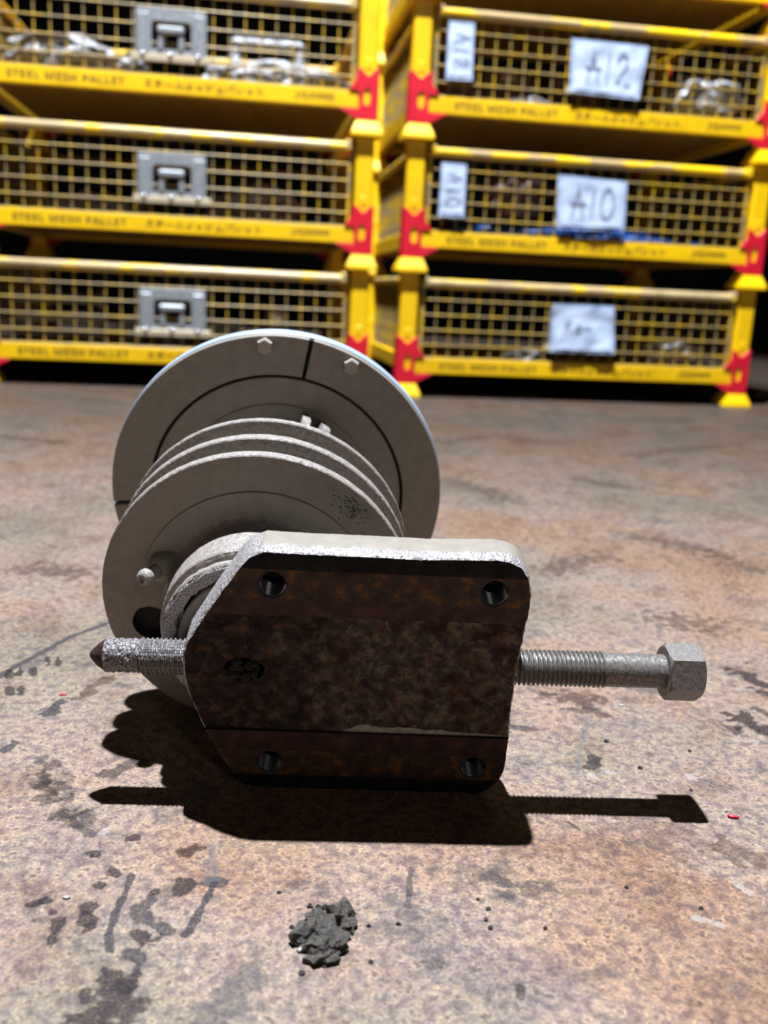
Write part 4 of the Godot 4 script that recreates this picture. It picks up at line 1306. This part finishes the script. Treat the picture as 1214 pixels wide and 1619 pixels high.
func floor_stains() -> Array:
	return [
		[[Vector2(-0.134, -0.471), Vector2(-0.133, -0.454), Vector2(-0.133, -0.437), Vector2(-0.132, -0.420), Vector2(-0.128, -0.410)], 0.0022, rgb(70, 72, 82), 0.85, 0.8],
		[[Vector2(-0.086, -0.467), Vector2(-0.088, -0.454), Vector2(-0.090, -0.435), Vector2(-0.093, -0.423)], 0.0026, rgb(70, 72, 82), 0.8, 0.8],
		[[Vector2(-0.089, -0.467), Vector2(-0.085, -0.467)], 0.005, rgb(70, 72, 82), 0.7, 1.2],
		[[Vector2(-0.117, -0.449), Vector2(-0.123, -0.441), Vector2(-0.111, -0.429), Vector2(-0.101, -0.427)], 0.0045, rgb(70, 72, 82), 0.7, 1.3],
		[[Vector2(-0.117, -0.406), Vector2(-0.112, -0.404)], 0.006, rgb(70, 72, 82), 0.7, 1.2],
		[[Vector2(-0.123, -0.384), Vector2(-0.114, -0.372), Vector2(-0.119, -0.366)], 0.012, rgb(58, 44, 52), 0.75, 1.3],
		[[Vector2(-0.117, -0.385), Vector2(-0.111, -0.384)], 0.004, rgb(58, 44, 52), 0.7, 1.5],
		[[Vector2(-0.179, -0.442)], 0.004, rgb(58, 44, 52), 0.75, 1.4],
		[[Vector2(-0.172, -0.431)], 0.005, rgb(58, 44, 52), 0.75, 1.4],
		[[Vector2(-0.173, -0.445)], 0.003, rgb(58, 44, 52), 0.75, 1.4],
		[[Vector2(-0.167, -0.436)], 0.003, rgb(58, 44, 52), 0.75, 1.4],
		[[Vector2(-0.160, -0.428)], 0.005, rgb(58, 44, 52), 0.75, 1.4],
		[[Vector2(-0.160, -0.414)], 0.004, rgb(58, 44, 52), 0.75, 1.4],
		[[Vector2(-0.148, -0.431)], 0.006, rgb(58, 44, 52), 0.75, 1.4],
		[[Vector2(-0.143, -0.424)], 0.004, rgb(58, 44, 52), 0.75, 1.4],
		[[Vector2(-0.145, -0.474)], 0.004, rgb(58, 44, 52), 0.75, 1.4],
		[[Vector2(-0.165, -0.464)], 0.003, rgb(58, 44, 52), 0.75, 1.4],
		[[Vector2(-0.148, -0.461)], 0.003, rgb(58, 44, 52), 0.75, 1.4],
		[[Vector2(-0.148, -0.442)], 0.005, rgb(58, 44, 52), 0.75, 1.4],
		[[Vector2(-0.145, -0.508)], 0.005, rgb(58, 44, 52), 0.75, 1.4],
		[[Vector2(-0.161, -0.490)], 0.004, rgb(58, 44, 52), 0.75, 1.4],
		[[Vector2(-0.117, -0.458)], 0.003, rgb(58, 44, 52), 0.75, 1.4],
		[[Vector2(-0.103, -0.464)], 0.007, rgb(58, 44, 52), 0.75, 1.4],
		[[Vector2(-0.113, -0.421)], 0.007, rgb(58, 44, 52), 0.75, 1.4],
		[[Vector2(-0.054, -0.397), Vector2(-0.060, -0.386), Vector2(-0.065, -0.372), Vector2(-0.067, -0.362)], 0.009, rgb(120, 118, 120), 0.55, 1.2],
		[[Vector2(0.026, -0.490), Vector2(0.024, -0.456)], 0.0018, rgb(70, 72, 82), 0.6, 1.2],
		[[Vector2(-0.092, -0.502), Vector2(-0.090, -0.471)], 0.004, rgb(150, 152, 160), 0.35, 1.5],
		[[Vector2(-0.319, -0.726), Vector2(-0.306, -0.776), Vector2(-0.290, -0.828), Vector2(-0.267, -0.871)], 0.0035, rgb(70, 72, 82), 0.75, 0.6],
		[[Vector2(-0.314, -0.748), Vector2(-0.308, -0.733)], 0.0028, rgb(44, 40, 44), 0.75, 1.4],
		[[Vector2(-0.301, -0.714), Vector2(-0.295, -0.700)], 0.0028, rgb(44, 40, 44), 0.75, 1.4],
		[[Vector2(-0.307, -0.753), Vector2(-0.301, -0.737)], 0.0028, rgb(44, 40, 44), 0.75, 1.4],
		[[Vector2(-0.292, -0.718), Vector2(-0.286, -0.703)], 0.0028, rgb(44, 40, 44), 0.75, 1.4],
		[[Vector2(-0.296, -0.754), Vector2(-0.291, -0.739)], 0.0028, rgb(44, 40, 44), 0.75, 1.4],
		[[Vector2(-0.292, -0.780), Vector2(-0.286, -0.763)], 0.0028, rgb(44, 40, 44), 0.75, 1.4],
		[[Vector2(-0.284, -0.781), Vector2(-0.278, -0.764)], 0.0028, rgb(44, 40, 44), 0.75, 1.4],
		[[Vector2(-0.227, -0.741), Vector2(-0.237, -0.701)], 0.006, rgb(96, 66, 54), 0.6, 1.4],
		[[Vector2(-0.250, -0.688), Vector2(-0.254, -0.667)], 0.006, rgb(70, 72, 82), 0.8, 1.3],
		[[Vector2(-0.258, -0.620), Vector2(-0.263, -0.609)], 0.004, rgb(70, 72, 82), 0.7, 1.2],
		[[Vector2(-0.231, -0.601), Vector2(-0.224, -0.586)], 0.006, rgb(44, 40, 44), 0.5, 2.2],
		[[Vector2(-0.226, -0.579), Vector2(-0.219, -0.565)], 0.006, rgb(44, 40, 44), 0.5, 2.2],
		[[Vector2(-0.214, -0.560), Vector2(-0.207, -0.546)], 0.006, rgb(44, 40, 44), 0.5, 2.2],
		[[Vector2(-0.200, -0.545), Vector2(-0.194, -0.532)], 0.006, rgb(44, 40, 44), 0.5, 2.2],
		[[Vector2(-0.191, -0.535), Vector2(-0.185, -0.522)], 0.006, rgb(44, 40, 44), 0.5, 2.2],
		[[Vector2(-0.214, -0.572), Vector2(-0.207, -0.558)], 0.006, rgb(44, 40, 44), 0.5, 2.2],
		[[Vector2(-0.180, -0.528), Vector2(-0.175, -0.516)], 0.006, rgb(44, 40, 44), 0.5, 2.2],
		[[Vector2(-0.167, -0.605), Vector2(-0.176, -0.582), Vector2(-0.185, -0.581)], 0.006, rgb(44, 40, 44), 0.6, 1.8],
		[[Vector2(-0.112, -0.497), Vector2(-0.106, -0.497)], 0.006, rgb(84, 58, 40), 0.8, 1.8],
		[[Vector2(0.337, -0.823), Vector2(0.349, -0.801), Vector2(0.360, -0.793)], 0.009, rgb(58, 44, 52), 0.8, 1.6],
		[[Vector2(0.336, -0.780), Vector2(0.349, -0.771)], 0.007, rgb(58, 44, 52), 0.7, 1.6],
		[[Vector2(0.303, -0.722), Vector2(0.308, -0.705), Vector2(0.326, -0.707)], 0.01, rgb(58, 44, 52), 0.8, 1.6],
		[[Vector2(0.283, -0.708), Vector2(0.292, -0.698)], 0.005, rgb(58, 44, 52), 0.6, 1.8],
		[[Vector2(0.324, -0.742), Vector2(0.334, -0.725)], 0.004, rgb(58, 44, 52), 0.6, 1.6],
		[[Vector2(0.160, -0.745), Vector2(0.181, -0.741)], 0.012, rgb(74, 60, 62), 0.6, 1.8],
		[[Vector2(0.165, -0.725), Vector2(0.188, -0.713)], 0.006, rgb(74, 60, 62), 0.6, 1.6],
		[[Vector2(0.128, -0.765), Vector2(0.149, -0.742)], 0.006, rgb(84, 70, 66), 0.45, 2],
		[[Vector2(0.112, -0.684), Vector2(0.124, -0.683)], 0.006, rgb(70, 72, 82), 0.6, 1.5],
		[[Vector2(0.178, -0.714), Vector2(0.158, -0.657), Vector2(0.146, -0.608)], 0.0022, rgb(150, 152, 160), 0.5, 0.8],
		[[Vector2(0.165, -0.640), Vector2(0.159, -0.623)], 0.005, rgb(44, 40, 44), 0.7, 1.2],
		[[Vector2(0.225, -0.777), Vector2(0.243, -0.769)], 0.008, rgb(120, 118, 122), 0.6, 0.8],
		[[Vector2(0.157, -0.616), Vector2(0.157, -0.609)], 0.0022, rgb(206, 200, 194), 0.5, 2.2],
		[[Vector2(0.171, -0.619), Vector2(0.177, -0.618)], 0.0022, rgb(206, 200, 194), 0.5, 2.2],
		[[Vector2(0.229, -0.620), Vector2(0.233, -0.614)], 0.0022, rgb(206, 200, 194), 0.5, 2.2],
		[[Vector2(0.285, -0.680), Vector2(0.301, -0.680)], 0.0022, rgb(206, 200, 194), 0.5, 2.2],
		[[Vector2(0.205, -0.734), Vector2(0.209, -0.733)], 0.0022, rgb(206, 200, 194), 0.5, 2.2],
		[[Vector2(0.323, -0.784), Vector2(0.336, -0.780)], 0.0022, rgb(206, 200, 194), 0.5, 2.2],
		[[Vector2(0.247, -0.861), Vector2(0.256, -0.867)], 0.0022, rgb(206, 200, 194), 0.5, 2.2],
		[[Vector2(0.284, -0.726), Vector2(0.285, -0.725)], 0.0022, rgb(206, 200, 194), 0.5, 2.2],
		[[Vector2(0.470, -1.164), Vector2(0.493, -1.151)], 0.0022, rgb(206, 200, 194), 0.5, 2.2],
		[[Vector2(0.184, -0.457), Vector2(0.195, -0.454)], 0.0022, rgb(206, 200, 194), 0.5, 2.2],
		[[Vector2(0.216, -0.498), Vector2(0.223, -0.483)], 0.0022, rgb(206, 200, 194), 0.5, 2.2],
		[[Vector2(-0.162, -0.513), Vector2(-0.160, -0.521)], 0.0022, rgb(206, 200, 194), 0.5, 2.2],
		[[Vector2(0.129, -0.549), Vector2(0.135, -0.542)], 0.002, rgb(44, 40, 44), 0.6, 1],
		[[Vector2(0.059, -0.486), Vector2(0.080, -0.491)], 0.012, rgb(110, 104, 104), 0.45, 2],
		[[Vector2(0.077, -0.480), Vector2(0.099, -0.475)], 0.008, rgb(70, 72, 82), 0.5, 2],
		[[Vector2(0.078, -0.397), Vector2(0.078, -0.390)], 0.002, rgb(44, 40, 44), 0.6, 1],
		[[Vector2(0.226, -0.529), Vector2(0.237, -0.516)], 0.01, rgb(104, 84, 66), 0.5, 1.8],
		[[Vector2(0.170, -0.545), Vector2(0.204, -0.534)], 0.02, rgb(120, 104, 96), 0.35, 2],
		[[Vector2(0.022, -0.446), Vector2(0.015, -0.435)], 0.014, rgb(130, 124, 122), 0.4, 2],
		[[Vector2(0.038, -0.413), Vector2(0.041, -0.417)], 0.006, rgb(70, 72, 82), 0.5, 1.6],
		[[Vector2(0.289, -2.276), Vector2(0.386, -2.207)], 0.022, rgb(88, 72, 66), 0.55, 2.4],
		[[Vector2(0.549, -2.076), Vector2(0.803, -2.285)], 0.022, rgb(88, 72, 66), 0.55, 2.4],
		[[Vector2(0.384, -1.746), Vector2(0.445, -1.702)], 0.022, rgb(88, 72, 66), 0.55, 2.4],
		[[Vector2(0.315, -0.962), Vector2(0.344, -0.947)], 0.022, rgb(88, 72, 66), 0.55, 2.4],
		[[Vector2(0.372, -1.321), Vector2(0.455, -1.268)], 0.022, rgb(88, 72, 66), 0.55, 2.4],
		[[Vector2(-0.396, -1.034), Vector2(-0.350, -1.029)], 0.022, rgb(88, 72, 66), 0.55, 2.4],
		[[Vector2(-0.794, -1.930), Vector2(-0.672, -1.883)], 0.022, rgb(88, 72, 66), 0.55, 2.4],
		[[Vector2(0.128, -1.684), Vector2(0.204, -1.540)], 0.022, rgb(88, 72, 66), 0.55, 2.4],
		[[Vector2(0.453, -1.235), Vector2(0.485, -1.181)], 0.022, rgb(88, 72, 66), 0.55, 2.4],
		[[Vector2(0.127, -2.127), Vector2(0.225, -2.255)], 0.022, rgb(88, 72, 66), 0.55, 2.4],
		[[Vector2(0.221, -1.137), Vector2(0.292, -1.207)], 0.022, rgb(88, 72, 66), 0.55, 2.4],
		[[Vector2(0.027, -0.903), Vector2(0.065, -0.890)], 0.01, rgb(44, 40, 44), 0.3, 2],
	]


# ------------------------------------------------------------------ loose dirt on the floor
func make_bits() -> void:
	var f := noise(90, 0.5, 3, FastNoiseLite.TYPE_CELLULAR)
	var rng := RandomNumberGenerator.new()
	rng.seed = 9
	var o := thing("dirt_clump", "crumbled dark grey clump of dried dirt on the floor in front of the pulley", "dirt", Vector3(-0.0214, 0, -0.4267))
	# [x, z, half sizes, height of the middle] in millimetres
	var lumps := [[-9, 1, 9, 6, 9, 3], [-2, -7, 9, 6, 8, 4], [8, -13, 8, 8, 9, 4], [2, 0, 8, 6, 8, 4], [12, -8, 6, 4, 6, 2], [10, -2, 5, 3, 5, 1],
		[0, 9, 10, 6, 8, 3], [7, 9, 7, 5, 8, 3], [-1, 17, 7, 5, 6, 2], [5, 17, 5, 4, 5, 2], [-9, 7, 5, 4, 4, 1]]
	for l in lumps:
		var s := Sh.new()
		s.lump(Vector3(l[0], l[5], l[1]) / 1000.0, Vector3(l[2], l[3], l[4]) / 1000.0 * 0.86, noise(rng.randi() % 1000, 0.09, 3), 0.9, 7, true, 0.0002)
		part("dirt_lump", s, M.dirt, o)
	var crumbs := [[Vector3(0.1798, 0, -0.6664), 1.6], [Vector3(0.1960, 0, -0.6265), 1.4], [Vector3(0.2416, 0, -0.6572), 1], [Vector3(0.3538, 0, -0.8451), 0.9], [Vector3(0.2243, 0, -0.5978), 0.8], [Vector3(-0.0302, 0, -0.4509), 1.4], [Vector3(-0.0257, 0, -0.4507), 1.2], [Vector3(-0.0222, 0, -0.4504), 1.5], [Vector3(-0.0197, 0, -0.4501), 1], [Vector3(-0.0383, 0, -0.4330), 1], [Vector3(-0.0192, 0, -0.4060), 1.8], [Vector3(-0.0297, 0, -0.3990), 1.3], [Vector3(0.0042, 0, -0.4094), 1], [Vector3(-0.0485, 0, -0.4617), 0.9], [Vector3(0.0683, 0, -0.4561), 1.1], [Vector3(0.0630, 0, -0.4640), 0.8], [Vector3(0.0678, 0, -0.4401), 1.2], [Vector3(0.0660, 0, -0.4468), 0.9], [Vector3(0.1510, 0, -0.4818), 0.9], [Vector3(0.0184, 0, -0.4397), 1], [Vector3(0.1893, 0, -0.4657), 1], [Vector3(0.0231, 0, -0.5622), 0.9], [Vector3(0.0025, 0, -0.4370), 0.9], [Vector3(0.0977, 0, -0.4418), 1]]
	for k in crumbs.size():
		var s := Sh.new()
		s.lump(Vector3(0, 0.0005, 0), Vector3(0.0013, 0.0009, 0.0011) * crumbs[k][1], noise(200 + k, 0.5, 2), 0.7, 6, true, 0.0001)
		var p: Vector3 = crumbs[k][0]
		var where := "small dark crumb of dirt near the clump"
		if p.x > 0.04 and p.z < -0.5: where = "small dark crumb on the floor below the bolt"
		elif p.x > 0.04: where = "small dark crumb on the floor right of the clump"
		elif p.z < -0.48: where = "small dark crumb just in front of the shadow"
		tag(part("dirt_crumb", s, M.crumb, self, Transform3D(Basis.IDENTITY, crumbs[k][0])), where, "crumb", where + "s")
	var s := Sh.new()
	s.lump(Vector3(0, 0.0010, 0), Vector3(0.0036, 0.0011, 0.0016), noise(230, 0.3, 2), 0.5, 8, false, 0.0001)
	tag(part("red_chip", s, M.chip, self, Transform3D(Basis(UP, -0.3), Vector3(0.2418, 0, -0.5644))), "tiny red plastic chip on the floor right of the bolt's shadow", "chip")
	s = Sh.new()
	s.lump(Vector3(0, 0.0007, 0), Vector3(0.0030, 0.0008, 0.0012), noise(231, 0.3, 2), 0.5, 8, false, 0.0001)
	tag(part("red_chip", s, M.chip, self, Transform3D(Basis(UP, 0.2), Vector3(-0.2526, 0, -0.7033))), "tiny red flake on the floor left of the bolt's threaded tip", "chip")
	var flakes := [[Vector3(-0.1632, 0, -0.4485), 1, "pale flake on the floor at the lower left among dark blotches"], [Vector3(-0.0315, 0, -0.4172), 1.6, "pale flake beside the clump of dirt"], [Vector3(0.2076, 0, -0.7343), 1.2, "pale flake on the floor below the bolt shank"], [Vector3(0.2398, 0, -0.5720), 0.6, "pale grain on the floor above the red chip"]]
	for k in flakes.size():
		s = Sh.new()
		s.lump(Vector3(0, 0.0006, 0), Vector3(0.0020, 0.0007, 0.0014) * flakes[k][1], noise(240 + k, 0.3, 2), 0.6, 8, false, 0.0001)
		tag(part("pale_flake", s, M.flake, self, Transform3D(Basis(UP, k * 1.1), flakes[k][0])), flakes[k][2], "flake")
